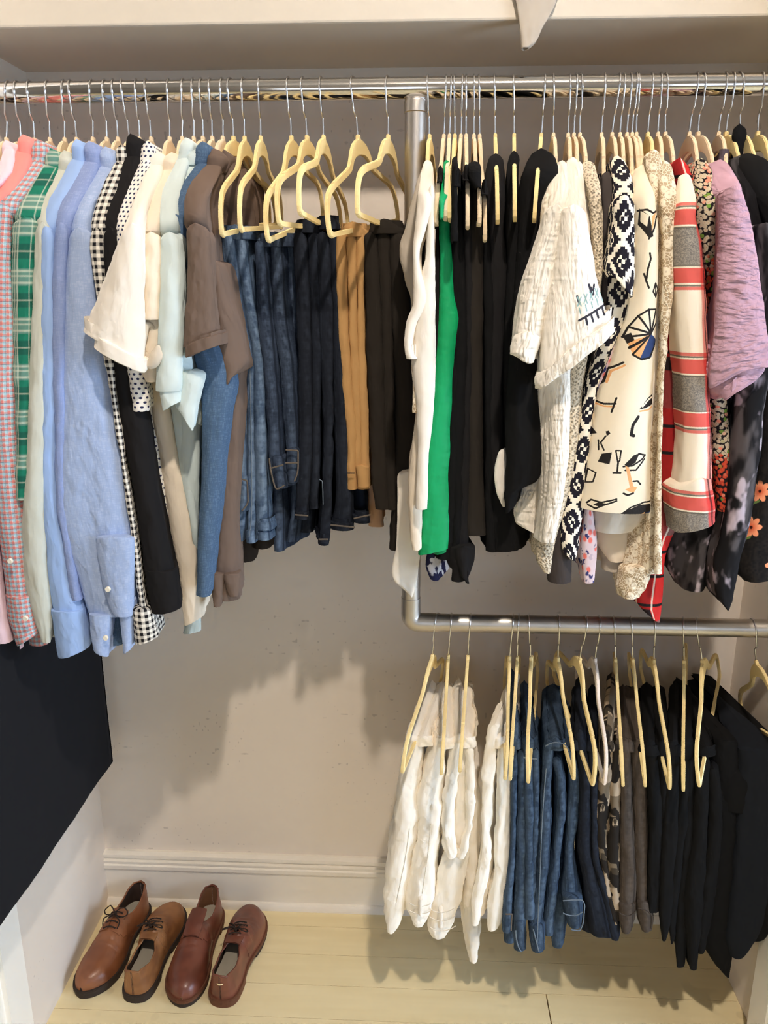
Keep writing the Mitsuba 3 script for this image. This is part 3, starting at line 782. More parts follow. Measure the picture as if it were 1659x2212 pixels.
# ---------------------------------------------------------------- hangers on the upper rod, left to right
hg = hanger
hg('L1', 5, (13, 291), aim=-50, color='beige', desc='pale pink shirt at the far left')
hg('L2', 27, (44, 290), aim=-40, desc='salmon pink shirt')
hg('L3', 55, (74, 290), aim=-2, desc='red and blue checked shirt')
hg('L4', 93, (107, 290), aim=50, desc='green plaid shirt')
hg('L5', 128, (139, 290), aim=88, desc='pale sage shirt')
hg('L6', 145, (165, 290), aim=98, desc='light blue dress shirt')
hg('L7', 190, (200, 288), aim=130, desc='periwinkle chambray shirt')
hg('L8', 218, (230, 288), aim=170, desc='pale blue chambray shirt with open cuff')
hg('L9', 238, (254, 287), aim=205, desc='black and white gingham shirt')
hg('L10', 258, (279, 287), aim=238, desc='black dress shirt')
hg('L11', 288, (301, 287), aim=260, desc='white shirt with navy dots')
hg('L12', 310, (326, 288), aim=275, desc='white polo with flared short sleeve')
hg('L13', 358, (366, 287), aim=322, desc='cream polo with twisted sleeve')
hg('L14', 388, (393, 286), aim=362, desc='pale mint polo')
hg('L15', 411, (418, 286), aim=380, desc='pale mint tee beside the denim shirt')
hg('L16', 430, (438, 286), aim=380, desc='slate blue denim shirt')
hg('L17', 449, (458, 283), aim=420, desc='brown short sleeved polo')
hg('L18', 475, (481, 284), aim=425, desc='brown shirt behind the trouser hangers')
hg('L19', 494, (504, 288), (421, 503), color='yellow', desc='mid blue jeans nearest the brown shirt')
hg('L20', 521, (528, 288), (478, 507), color='yellow', desc='mid blue jeans with rolled hems')
hg('L21', 557, (563, 287), (518, 496), color='yellow', desc='black shorts hidden behind the blue jeans')
hg('L22', 621, (629, 288), (577, 520), color='yellow', desc='indigo jeans with pocket folded down')
hg('L23', 653, (663, 286), (601, 483), color='yellow', desc='near black jeans')
hg('L24', 692, (699, 282), (646, 458), color='yellow', desc='dark navy jeans with long leg')
hg('L25', 763, (773, 287), (711, 509), color='yellow', desc='tan trousers')
hg('L26', 837, (839, 283), (771, 462), color='yellow', desc='black trousers beside the steel upright')
hg('R1', 925, (928, 286), (912, 500), color='yellow', desc='cream tank top')
hg('R2', 964, (959, 282), (942, 481), desc='black tank top left of the green one')
hg('R3', 975, (971, 282), (962, 468), desc='emerald green tank top')
hg('R4', 983, (983, 282), (971, 472), color='yellow', desc='black strap just right of the green tank')
hg('R5', 1000, (996, 282), (982, 491), desc='black top second right of the green tank')
hg('R6', 1008, (1007, 282), (1010, 489), desc='black top third right of the green tank')
hg('R7', 1025, (1024, 280), (1036, 482), desc='black ribbed tank')
hg('R8', 1036, (1036, 293), (1048, 519), desc='black strap top with lowest hanging hanger')
hg('R9', 1070, (1070, 282), (1075, 476), color='yellow', desc='faded black tank with rounded shoulder')
hg('R10', 1112, (1111, 279), (1112, 468), color='yellow', desc='black sleeveless top beside the sweater')
hg('R11', 1180, (1170, 280), (1154, 473), color='yellow', desc='black sweater')
hg('R12', 1198, (1196, 279), aim=1210, desc='white gauze blouse with ruffled sleeve')
hg('R13', 1234, (1228, 278), aim=1240, desc='white blouse with stitched sleeve')
hg('R14', 1248, (1240, 280), aim=1262, desc='white undershirt behind the stitched blouse')
hg('R15', 1258, (1253, 277), aim=1292, desc='beige crochet top')
hg('R16', 1310, (1300, 275), aim=1314, desc='dark charcoal top')
hg('R17', 1340, (1323, 275), aim=1350, desc='black and white diamond patterned blouse')
hg('R18', 1352, (1340, 277), aim=1362, desc='pink and navy floral blouse')
hg('R19', 1366, (1355, 277), aim=1384, desc='plain cream slip behind the printed top')
hg('R20', 1378, (1366, 275), aim=1404, desc='cream top printed with hats and fans')
hg('R21', 1383, (1375, 277), aim=1410, desc='sheer white ruffled blouse')
hg('R22', 1412, (1400, 279), aim=1434, color='yellow', desc='beige lace cardigan')
hg('R23', 1432, (1422, 277), aim=1448, desc='cream lace blouse with scalloped hem')
hg('R24', 1443, (1438, 276), aim=1490, desc='red and grey plaid shirt')
hg('R25', 1509, (1490, 275), aim=1540, desc='small print floral dress')
hg('R26', 1522, (1509, 274), aim=1600, desc='mauve gauze blouse')
hg('R27', 1572, (1553, 277), aim=1600, desc='plum grey top')
hg('R28', 1587, (1569, 281), aim=1650, color='yellow', desc='black and grey tie dyed blouse')
hg('R29', 1605, (1600, 280), aim=1690, color='yellow', desc='black knit vest whose collar covers its neck')
hg('R30', 1651, (1638, 275), aim=1715, color='yellow', desc='black blouse embroidered with orange flowers')
LO = dict(lower=True, group='slim hangers on the lower rod', color='yellow')
hg('B1', 943, (934, 1404), (868, 1670), desc='leftmost white trousers', **LO)
hg('B2', 975, (969, 1408), (953, 1674), desc='second white trousers from the left', **LO)
hg('B3', 1017, (1011, 1410), (993, 1668), desc='white trousers whose leg hangs lowest', **LO)
hg('B4', 1110, (1102, 1408), (1091, 1685), desc='fourth white trousers next to the blue jeans', **LO)
hg('B5', 1123, (1118, 1410), (1102, 1686), desc='slim blue jeans next to the white trousers', **LO)
hg('B6', 1147, (1147, 1411), (1141, 1692), desc='blue jeans with faded waistband', **LO)
hg('B7', 1210, (1206, 1417), (1240, 1685), desc='blue jeans with pale pocket edge', **LO)
hg('B8', 1268, (1254, 1411), (1281, 1698), desc='dark navy jeans left of the white hanger', **LO)
LO['color'] = 'white'
hg('B9', 1299, (1287, 1413), (1306, 1696), lab='white velvet hanger with dark trousers left of the camouflage pair', **LO)
LO['color'] = 'yellow'
hg('B10', 1333, (1330, 1423), (1346, 1699), desc='camouflage trousers', **LO)
hg('B11', 1370, (1368, 1416), (1394, 1700), desc='washed charcoal jeans', **LO)
hg('B12', 1420, (1413, 1423), (1447, 1706), desc='black trousers right of the charcoal jeans', **LO)
hg('B13', 1485, (1478, 1421), (1476, 1710), desc='black trousers with two pointed legs', **LO)
hg('B14', 1516, (1517, 1423), (1510, 1700), desc='black trousers with trailing left leg', **LO)
hg('B15', 1638, (1633, 1432), (1745, 1640), desc='wide black trousers at the far right', **LO)

# ---------------------------------------------------------------- shirts, left
t = thing('long_coat', 'long black garment hanging lowest at the far left by the wall', 'coat')
crow = np.array([(1.80, -.80, .012, 1.42), (1.70, -.80, .022, 1.30), (1.4, -.80, .026, 1.18), (1.0, -.80, .030, 1.12), (.75, -.80, .030, 1.08), (.49, -.80, .030, 1.06)])
cloth(t, 'body', crow, 'coat', yf=1.735, dx=.008, hb=.026, fold=.010, ff=7, fz=1.2, wr=.0012, rt=.02, nr=60)
cloth(t, 'lining', np.array([(.62, -.80, .02, 1.10), (.50, -.80, .02, 1.10)]), 'navyblack', yf=1.72, dx=.008, hb=.014, fold=.006, ff=9, rt=.004)
hg('L0', -52, (-52, 291), aim=-140, desc='long black coat')

shirt('dress_shirt', 'pale pink shirt with lavender hem, leftmost of the shirts', 'shirt', 'pink', 'L1', '306 4 22; 330 2 30; 372 -20 24; 420 -60 -20', '410 -70 -22; 550 -82 -30; 900 -80 -22; 1300 -55 5; 1392 -40 24', 1400, collar='302 6 16; 325 2 26; 350 4 30; 385 12 28', collar_bs='pink', bodykw=dict(hb=.01))
shirt('dress_shirt', 'salmon pink shirt second from the left, only its collar and shoulder showing', 'shirt', 'salmon', 'L2', '296 36 58; 330 30 62; 362 6 52; 400 -18 34; 440 -50 0', '430 -66 -30; 600 -72 -40; 1000 -68 -36; 1330 -60 -20', 1340, collar='290 42 56; 310 36 64; 335 34 62; 362 42 56')
t = shirt('checked_shirt', 'red and light blue mini checked shirt with buttoned cuff at far left', 'shirt', 'mini_check', 'L3', '318 68 92; 350 56 92; 380 26 76; 410 2 54; 450 -18 30', '436 -20 18; 550 -32 18; 700 -38 24; 850 -38 28; 950 -34 33; 1050 -26 42; 1150 -14 50; 1250 0 58; 1296 4 63', 1390, collar='300 70 88; 325 64 96; 355 62 92; 372 74 86', cuff='1290 3 64; 1340 10 70; 1388 28 76', cuffkw=dict(hem=-14))
button(t, 22, 1212, 1.262); button(t, 55, 1336, 1.258)
shirt('plaid_shirt', 'green and white plaid shirt with sleeve ending above the others', 'shirt', 'green_plaid', 'L4', '334 96 122; 360 80 124; 392 50 118; 430 28 100; 476 18 88', '466 18 84; 550 14 76; 650 14 72; 750 16 70; 850 24 66; 950 30 64; 1080 36 58', 1330, collar='320 100 116; 345 94 124; 372 96 126; 392 112 124')
shirt('dress_shirt', 'pale sage green shirt between the green plaid and light blue shirts', 'shirt', 'sage', 'L5', '340 124 146; 370 116 148; 400 94 140; 440 78 126; 490 70 112', '478 70 110; 600 65 104; 780 60 98; 900 57 96; 1050 48 94; 1150 45 96; 1250 50 104; 1310 64 110; 1390 88 108', 1370, collar='324 130 146; 350 124 150; 380 122 140; 392 124 134')
t = shirt('dress_shirt', 'plain light blue dress shirt with long closed cuff', 'shirt', 'lightblue', 'L6', '316 154 178; 350 146 182; 390 122 168; 430 100 144; 500 84 122', '488 84 112; 520 82 112; 700 80 116; 900 78 118; 1050 78 118; 1150 84 132; 1250 88 152; 1326 100 172', 1330, collar='300 158 172; 320 152 178; 345 154 180; 372 164 178', cuff='1322 101 173; 1370 108 180; 1418 117 186', cuffkw=dict(hem=-12, fold=.002))
shirt('chambray_shirt', 'periwinkle chambray shirt squeezed between two pale blue shirts', 'shirt', 'chambray_periwinkle', 'L7', '322 184 208; 352 176 212; 392 152 196; 430 128 174; 490 116 150', '480 116 146; 560 112 140; 700 110 136; 900 112 138; 1100 118 142; 1300 150 176', 1320, collar='304 184 200; 328 180 210; 352 184 214; 376 198 212')
t = shirt('chambray_shirt', 'pale blue chambray shirt with wide sleeve and unbuttoned open cuff', 'shirt', 'chambray_blue', 'L8', '330 216 242; 364 206 246; 400 184 226; 440 158 202; 500 146 192', '490 146 192; 520 141 196; 620 128 202; 750 117 224; 850 110 238; 950 111 254; 1050 112 272; 1130 116 281; 1200 140 285; 1270 166 286; 1335 184 284', 1320, collar='316 218 236; 340 212 244; 366 218 246; 398 232 246', sleevekw=dict(hb=.035, fold=.007, wr=.0018))
cloth(t, 'cuff', rw('1330 184 236; 1375 189 232; 1414 196 228', 1.274), 'chambray_blue', yf=1.345, fold=.003, rt=.003, hem=8)
cloth(t, 'cuff', rw('1300 248 284; 1345 256 282; 1410 264 279', 1.276), 'chambray_blue', yf=1.345, fold=.003, rt=.003, hem=-4)
cloth(t, 'cuff_lining', rw('1325 226 262; 1395 232 262', 1.31), 'chambray_denim', yf=1.35, fold=.002, rt=.003)
cloth(t, 'placket', rw('1160 200 284; 1200 204 285; 1262 214 284; 1310 228 283; 1334 240 282', 1.268), 'chambray_blue', yf=1.30, fold=.002, wr=.0009, rt=.006)
button(t, 233, 1273, 1.262); button(t, 228, 1378, 1.266)
t = shirt('gingham_shirt', 'black and white gingham shirt with striped cuff showing below', 'shirt', 'gingham', 'L9', '328 250 272; 356 242 272; 400 218 260; 440 204 244; 500 194 232', '490 190 222; 560 194 224; 650 204 230; 800 226 246; 900 240 258; 1000 256 272; 1100 270 290; 1200 282 302; 1290 288 312; 1325 290 320', 1300, collar='312 254 268; 330 248 274; 352 250 274; 372 260 272', cuff='1316 284 322; 1350 283 332; 1390 283 341', cuffkw=dict(hem=-10))
t = shirt('dress_shirt', 'black dress shirt with long plain cuff beside the white polo', 'shirt', 'black', 'L10', '300 274 290; 340 266 302; 400 244 290; 440 226 266; 500 222 256', '490 218 256; 560 218 258; 700 228 270; 800 242 282; 900 256 312; 1000 270 330; 1100 285 348; 1180 296 364; 1240 304 376', 1290, collar='288 276 286; 310 270 298; 340 268 303; 372 280 302', cuff='1234 304 377; 1280 312 383; 1326 321 388', cuffkw=dict(hem=-6, fold=.002))
shirt('dotted_shirt', 'white shirt with navy dot print and short sleeves', 'shirt', 'navy_dots', 'L11', '316 308 326; 346 298 326; 400 270 306; 446 254 284; 500 246 274', '490 246 272; 600 252 280; 720 262 296; 800 274 306; 850 282 313; 888 290 314', 1180, collar='304 310 324; 326 304 328; 352 298 322; 362 304 314')
t = shirt('polo_shirt', 'white polo shirt with wide short sleeve flaring to the left', 'polo shirt', 'white', 'L12', '338 322 350; 366 314 348; 410 292 330; 450 278 314; 500 262 304', '480 268 302; 520 252 303; 580 228 304; 640 206 303; 700 190 302; 752 180 300', 1180, Ys=1.225, collar='325 326 344; 345 314 350; 362 310 348; 376 312 330', sleevekw=dict(yf=1.36, hb=.03, hem=25, fold=.005), far_sleeve=False)
cloth(t, 'sleeve_band', rw('746 194 300; 764 191 299; 777 189 298', 1.222), 'white', yf=1.362, hb=.031, hem=25, hemf=True, fold=.003, rt=.003)
t = shirt('polo_shirt', 'cream polo shirt with sleeve twisted into a roll and long body hanging below', 'polo shirt', 'cream', 'L13', '340 358 384; 372 346 382; 410 326 364; 450 310 350; 510 302 344', '500 304 346; 560 306 346; 640 308 344; 690 306 342', 1180, Ys=1.262, collar='328 362 380; 352 350 384; 376 348 380; 392 352 368', sleevekw=dict(yf=1.36), far_sleeve=False,
      body_rows='560 306 344; 690 304 344; 800 308 350; 900 324 364; 980 338 378; 1050 348 398; 1150 364 416; 1230 378 426; 1290 388 436; 1345 394 438', bodykw=dict(hem=-12))
for i, (rr, y0_, y1_) in enumerate(((24, 700, 790), (15, 712, 770))):
    a = np.linspace(0, 1.7 * math.pi, 26)
    pts = [PY(322 + rr * .8 * math.cos(q + i), (y0_ + y1_) / 2 + (y1_ - y0_) * .48 * math.sin(q + i), 1.255 + .02 * i + .004 * q) for q in a]
    part(t, 'sleeve_twist', tube(pts, .0075 * (1 + .35 * np.sin(a * 2.2)) * np.clip(np.minimum(a, a[::-1]) * 3, .35, 1), 12), 'cream', True)
cloth(t, 'sleeve_end', rw('680 302 344; 720 302 346; 760 300 342; 800 306 340; 825 318 336', 1.275), 'cream', yf=1.37, fold=.010, ff=45, rt=.01)
t = shirt('polo_shirt', 'pale mint polo shirt with banded short sleeve', 'polo shirt', 'mint', 'L14', '312 386 410; 350 378 408; 400 352 392; 440 344 386; 500 342 386', '500 342 390; 560 346 392; 640 345 391; 730 342 388; 845 339 384', 1180, Ys=1.262, collar='296 394 408; 320 388 412; 345 382 402; 356 384 394', sleevekw=dict(yf=1.34), far_sleeve=False,
      body_rows='560 350 390; 800 356 398; 880 364 400; 960 376 408; 1050 392 416; 1150 412 428; 1250 424 434 1.46; 1368 392 431 1.52', bodykw=dict(hem=-4))
cloth(t, 'sleeve_band', rw('843 338 385; 866 340 384; 880 344 383', 1.258), 'mint', yf=1.343, hem=-8, fold=.002, rt=.003)
t = shirt('tee_shirt', 'pale mint tee with folded sleeve end beside the denim shirt', 'shirt', 'mint', 'L15', '326 404 426; 362 396 424; 410 376 410; 450 366 398; 520 364 396', '500 362 396; 600 366 400; 760 372 410; 845 376 424', 1180, Ys=1.285, collar='318 406 422; 338 402 426; 356 400 418', sleevekw=dict(yf=1.35), far_sleeve=False,
      body_rows='560 370 400; 800 378 428; 900 380 430; 1000 384 428; 1100 400 428 1.36; 1200 414 430 1.42; 1300 420 432 1.50')
cloth(t, 'sleeve_band', rw('800 384 440; 830 382 436; 860 378 430; 885 380 422; 912 392 412', 1.272), 'mint', yf=1.36, hem=16, fold=.008, ff=40, rt=.01)
shirt('denim_shirt', 'slate blue denim shirt with long sleeve between polos and brown shirt', 'shirt', 'chambray_denim', 'L16', '318 430 450; 350 422 446; 390 392 428; 420 374 414; 470 362 400', '462 361 399; 520 362 402; 640 376 420; 780 412 500; 830 424 506; 900 430 494; 1000 428 482; 1100 425 472; 1200 423 460; 1290 422 452', 1200, Ys=1.295, collar='305 430 444; 325 424 448; 346 422 442; 356 426 436', sleevekw=dict(yf=1.40, fold=.006))
t = shirt('polo_shirt', 'brown polo shirt with hemmed short sleeve and vented hem', 'polo shirt', 'brown', 'L17', '336 446 478 1.45; 364 434 476 1.39; 390 410 464 1.325; 430 396 446 1.27; 480 396 446 1.25', '480 396 446; 520 399 452; 600 398 458; 680 395 466; 736 391 472', 1150, Ys=1.245, collar='320 452 472; 342 442 480; 362 442 474; 372 446 462', sleevekw=dict(yf=1.38, hb=.03, hem=-12), far_sleeve=False, body_rows='560 430 470; 700 462 520; 800 480 524; 870 486 522; 960 480 517; 1050 470 513; 1150 462 509; 1250 456 512; 1300 456 514', bodykw=dict(hem=0))
cloth(t, 'sleeve_band', rw('732 391 472; 746 390 473; 760 390 473', 1.242), 'brown', yf=1.382, hb=.031, hem=-12, hemf=True, fold=.002, rt=.003)
cloth(t, 'sleeve', rw('560 440 470; 640 446 488; 700 446 510; 760 452 524; 800 470 524; 822 486 506', 1.30), 'brown', yf=1.43, fold=.005, rt=.02, hem=-10)
cloth(t, 'hem_vent', rw('1240 478 514; 1266 484 514; 1290 494 513', 1.335), 'brown', yf=1.38, fold=.003, rt=.004)
cloth(t, 'hem_vent', rw('1240 456 482; 1280 456 478; 1312 460 474', 1.335), 'brown', yf=1.38, fold=.003, rt=.004)
t = thing('polo_shirt', 'brown shirt seen behind the first trouser hangers', 'polo shirt')
cloth(t, 'body', np.vstack([rw('336 470 500', 1.46), rw('370 462 520; 410 452 535', 1.44), rw('480 448 545; 700 460 540; 1000 470 540', 1.47)]), 'brown', yf=1.71, dx=0, rt=.01, fold=.006)
cloth(t, 'collar', rw('322 474 492; 345 468 500; 372 462 492', 1.43), 'brown', yf=1.55, rt=.012, nz_=20, nr=18)

# ---------------------------------------------------------------- jeans and trousers folded over the hanger bars, upper rod
def folded(name, label, bs, ridge, panels, Y=1.42, yf=1.66, cat='jeans', h=None, waist=(), hems=(), group=None, fold=.006, saddle_hw=None, wr=.0022, dx=None, hb=.012, ridge_Y=None, trim='denim_stitch'):
    """Folded over a bar: the fold over the bar (ridge) and the cloth panels that hang from it, each with its own near edge."""
    t = thing(name, label, cat, group)
    rr = rw(';'.join(x for x in ridge.split(';') if len(x.split()) == 3), ridge_Y or Y)
    rr = rr[np.argsort(-rr[:, 0])]
    if h and h[0] == 'B': rr[:, 0] += .772 - rr[0, 0]
    zt = rr[0][0]
    rip = PchipInterpolator(-rr[:, 0], rr[:, 1:])
    rr = np.array([[z, *rip(-z)] for z in (zt, zt - .010, zt - .024)])
    dd = hubdx(h, rr) if dx is None else dx
    cloth(t, 'fold_over_bar', rr, bs, yf=yf, dx=dd, fold=fold * .5, wr=wr, rt=.02, hb=.03)
    for i, pnl in enumerate(panels):
        o = dict(yf=yf - .004 * i, dx=dd, fold=fold, wr=wr, hb=hb, rt=.01, ff=30)
        y = Y + .004 * (i % 3)
        if isinstance(pnl, tuple): o.update(pnl[1]); pnl = pnl[0]
        y = o.pop('Y', y)
        cloth(t, 'leg' if not o.pop('leaf', 0) else 'seat', rw(pnl, y), bs, **o)
    for wv in waist: cloth(t, 'waistband', rw(wv, Y - .006), bs, yf=Y + .12, dx=dd, fold=.003, rt=.006, wr=.001, hb=.014)
    for hv in hems: cloth(t, 'hem', rw(hv, Y - .003), bs, yf=yf, dx=dd, fold=.002, rt=.002, wr=.001)
    return t
def stitch(t, pts, Y, bs='denim_stitch', r=.0016):
    part(t, 'stitching', tube(spline([PY(x, y, Y) for x, y in pts], 8 * len(pts)), r, 6), bs, True)

t = folded('jeans', 'mid blue jeans with a pocket corner showing, leftmost on trouser hangers', 'denim_mid', '482 447 480; 520 447 484', ['500 446 470; 620 452 482; 760 474 500; 900 500 526; 1040 506 532; 1170 506 522', '505 470 502; 640 482 512; 800 502 530; 960 510 534; 1060 508 536; 1105 510 532'], h='L19', waist=['1028 506 536; 1060 508 538; 1104 510 532'])
stitch(t, [(510, 1034), (534, 1040), (536, 1080), (522, 1104)], 1.405)
t = folded('jeans', 'mid blue jeans with double rolled hems above the black shorts', 'denim_mid', '484 476 536; 520 472 540', ['500 478 502; 640 490 524; 800 522 548; 960 530 549; 1174 529 549', '500 500 528; 640 520 548; 800 546 570; 960 550 574; 1166 551 582'], h='L20', hems=['1128 552 584; 1146 553 586', '1150 552 582; 1168 553 584', '1146 530 548; 1174 530 550'])
stitch(t, [(540, 800), (543, 960), (543, 1120), (538, 1160)], 1.41, 'denim_pale', .001)
folded('shorts', 'dark brown black shorts showing below the mid blue jeans', 'black_brown', '490 530 566; 540 530 568', ['520 528 548; 800 530 552; 1216 505 546', '520 548 566; 800 548 580; 1186 540 590'], Y=1.50, h='L21', cat='shorts')
t = folded('jeans', 'indigo jeans with waistband and pocket folded down in front', 'denim_indigo', '500 545 640; 540 543 644', ['520 545 568; 680 552 586; 860 572 598; 1000 580 604; 1050 590 610', '520 580 606; 680 588 616; 800 600 636; 900 604 644; 980 614 645; 1047 616 640', ('520 606 640; 700 612 646; 900 614 650; 1060 622 648; 1172 612 643', dict(Y=1.45)), ('700 556 590; 900 576 606; 1050 584 612; 1192 587 612', dict(Y=1.45))], h='L22', waist=['985 580 612; 1020 584 616; 1056 594 616', '968 614 646; 1000 614 646; 1044 618 640'])
stitch(t, [(582, 990), (588, 1030), (598, 1056), (614, 1048)], 1.405); stitch(t, [(617, 972), (644, 974), (644, 1010), (636, 1040)], 1.405); stitch(t, [(582, 1012), (612, 1004)], 1.405); stitch(t, [(616, 1000), (644, 1000)], 1.405)
t = folded('jeans', 'near black jeans between the indigo and navy pairs', 'denim_ink', '470 636 690; 520 634 696', ['500 634 662; 700 640 672; 900 644 676; 1122 636 666', '500 662 694; 700 670 694; 900 672 692; 1100 668 688', ('600 648 690; 900 652 690; 1152 646 678', dict(Y=1.46))], h='L23', hems=['1106 636 666; 1124 637 667'])
stitch(t, [(637, 1112), (666, 1114)], 1.408); stitch(t, [(690, 1036), (696, 1040), (698, 1090)], 1.405, 'denim_pale', .001)
t = folded('jeans', 'dark navy jeans with one long leg reaching lowest', 'denim_ink', '462 688 732; 520 684 738', ['500 686 708; 700 690 722; 900 698 722; 1060 698 718; 1150 692 713; 1176 687 710', '500 706 736; 700 716 744; 900 724 752; 1080 728 764; 1145 716 768', ('600 716 742; 900 740 770; 1050 752 796; 1130 764 800', dict(Y=1.47))], h='L24', hems=['1164 687 711; 1178 688 710', '1130 716 767; 1147 716 768', ('1114 762 798; 1131 764 801')])
stitch(t, [(688, 1165), (709, 1165)], 1.405); stitch(t, [(714, 1134), (766, 1139)], 1.405); stitch(t, [(764, 1120), (800, 1112)], 1.405)
t = folded('trousers', 'tan khaki trousers folded in narrow pleats', 'tan', '478 732 790; 520 727 792', ['500 725 746; 660 728 750; 840 738 762; 960 748 768; 1058 750 768', '505 746 768; 660 750 770; 840 758 776; 960 764 780; 1010 765 782', '500 766 792; 660 770 786; 840 774 790; 960 778 794; 1056 770 795'], h='L25', cat='trousers', waist=['1005 766 795; 1054 772 795'])
cloth(t, 'cuff', rw('1000 792 812; 1080 794 822; 1138 796 824', 1.5), 'tan_pale', yf=1.62, fold=.008, ff=40)
stitch(t, [(750, 1022), (766, 1022)], 1.41, 'coffee', .0012)
folded('trousers', 'black trousers hanging left of the steel upright', 'black_warm', '472 792 868; 520 788 872', ['500 786 814; 700 788 826; 900 794 830; 1101 808 842', '500 812 842; 700 822 848; 900 828 852; 1101 834 862', '500 838 872; 700 846 884; 860 850 898; 1000 850 902; 1100 846 896; 1190 844 894'], h='L26', cat='trousers', fold=.007)

# ---------------------------------------------------------------- tops on the right half
def top(name, label, bs, h, pieces, cat='top', yf=1.69, strap=None, group=None, Y=1.28, dx=None):
    t = thing(name, label, cat, group)
    for nm, s, o in pieces:
        o = dict(o); y = o.pop('Y', Y); b = o.pop('bs', bs)
        r = rw(s, y)
        kw = dict(yf=yf, dx=hubdx(h, r) if dx is None else dx, fold=.005)
        kw.update(o)
        cloth(t, nm, r, b, **kw)
    return t
top('tank_top', 'cream tank top with grey lining and low armholes beside the steel upright', 'white', 'R1', [
    ('back', '352 914 936 1.42; 430 890 925 1.36; 490 874 915; 540 862 906; 600 872 910; 650 888 914; 760 892 916; 885 892 910', dict(Y=1.36, yf=1.62, bs='linen', sym=1.5)),
    ('strap', '345 914 934 1.40; 372 910 936 1.33; 430 902 936; 560 892 906; 650 896 922; 700 878 898; 745 875 890; 775 880 900', dict(Y=1.27, yf=1.34, hb=.01)),
    ('body', '400 926 938; 560 920 938; 640 905 940; 720 900 940; 790 892 938; 890 904 932; 1000 904 922; 1100 900 920', dict(Y=1.275, yf=1.66, hb=.012)),
    ('hem', '860 906 930; 940 894 922; 1020 884 912; 1100 882 908; 1190 888 910', dict(Y=1.30, yf=1.66, bs='cream')),
    ('lace_edge', '780 888 912; 830 890 912; 892 890 908', dict(Y=1.285, yf=1.33, bs='lace'))])
t = thing('scarf', 'white cloth with pointed corner hanging below the cream tank top', 'scarf')
cloth(t, 'cloth', rw('1020 858 902; 1180 856 906; 1240 846 902; 1256 850 899; 1278 872 896; 1291 886 892', 1.40), 'white', yf=1.47, fold=.004, rt=.01, wr=.001, rn=.006)
g = top('tank_top', 'emerald green satin tank top', 'satin_green', 'R3', [
    ('strap', '345 958 971 1.40; 380 957 970 1.34; 412 954 968 1.3; 440 950 958; 470 950 956', dict(Y=1.272, yf=1.36, rt=.01)),
    ('body', '412 952 970; 470 950 971; 560 950 975; 620 949 978; 690 946 990; 720 943 986; 800 938 980; 870 931 977; 960 918 976; 1050 911 973; 1120 905 974; 1196 899 973', dict(Y=1.335, yf=1.66, hem=-8, fold=.006, flare=.006)),
    ('hem', '1150 940 974; 1196 936 975', dict(Y=1.345, yf=1.66, hem=-6))])
for i, (h, lab, segs) in enumerate((
    ('R2', 'black tank top whose strap shows left of the green tank', [('strap', '357 946 957 1.33; 390 942 956', {}), ('body', '392 942 952; 480 940 950; 700 940 952; 1000 930 950', dict(Y=1.345))]),
    ('R4', 'navy print top, its navy strap above and patterned hem below the green tank', [('strap', '337 978 989 1.36; 360 977 990 ; 520 975 988', {}), ('body', '500 974 996; 700 978 1000; 900 974 996; 1195 944 982; 1210 940 980', dict(Y=1.345)), ('print_hem', '1150 924 956; 1196 918 950; 1225 917 948; 1254 928 949', dict(Y=1.42, yf=1.50, bs='floral_navy')), ('print_hem', '1160 948 970; 1206 950 966', dict(Y=1.46, yf=1.53, bs='floral_navy'))]),
    ('R5', 'black top with wide strap second right of the green tank', [('strap', '361 979 996 1.34; 402 978 995', {}), ('body', '402 978 994; 490 979 1000; 700 986 1010; 900 978 1004; 1100 976 1002; 1190 972 1000', dict(Y=1.345))]),
    ('R6', 'black top with narrow strap third right of the green tank', [('strap', '366 996 1018 1.35; 388 998 1017', {}), ('body', '392 998 1016; 490 1000 1024; 700 1004 1024; 900 998 1018; 1180 984 1010; 1258 976 1002', dict(Y=1.345)), ('hem', '1180 978 1030; 1210 970 1032; 1248 984 1024; 1262 1004 1018', dict(Y=1.33, yf=1.45, fold=.012))]),
    ('R7', 'black ribbed tank fourth right of the green tank', [('strap', '348 1016 1036 1.37; 372 1014 1038; 404 1028 1040', {}), ('body', '404 1020 1040; 480 1012 1046; 560 1004 1048; 700 1000 1046; 850 1004 1046; 1000 1004 1046; 1080 1000 1050; 1158 998 1057', dict(bs='black_warm', Y=1.345))]),
    ('R8', 'black strap top on the lowest hanging hanger', [('strap', '397 1040 1052 1.31; 420 1040 1054', {}), ('body', '420 1042 1052; 520 1044 1060; 700 1046 1072; 900 1046 1070; 1193 1050 1080', dict(Y=1.345))]),
    ('R9', 'faded black tank with rounded shoulder cloth', [('body', '331 1062 1080 1.42; 346 1055 1087 1.39; 380 1049 1091 1.36; 430 1048 1091; 500 1054 1090; 600 1054 1096; 800 1050 1090; 1000 1052 1092; 1193 1051 1110', dict(Y=1.345))]),
    ('R10', 'black sleeveless top just left of the sweater', [('body', '325 1102 1119 1.42; 340 1098 1122 1.385; 380 1094 1120 1.355; 450 1092 1120; 600 1094 1126; 800 1088 1124; 1000 1092 1124; 1190 1098 1120', dict(Y=1.345))]),
)):
    top('tank_top', lab, 'jet' if i % 3 else 'black', h, [(a, b, dict(c)) for a, b, c in segs], yf=1.64)
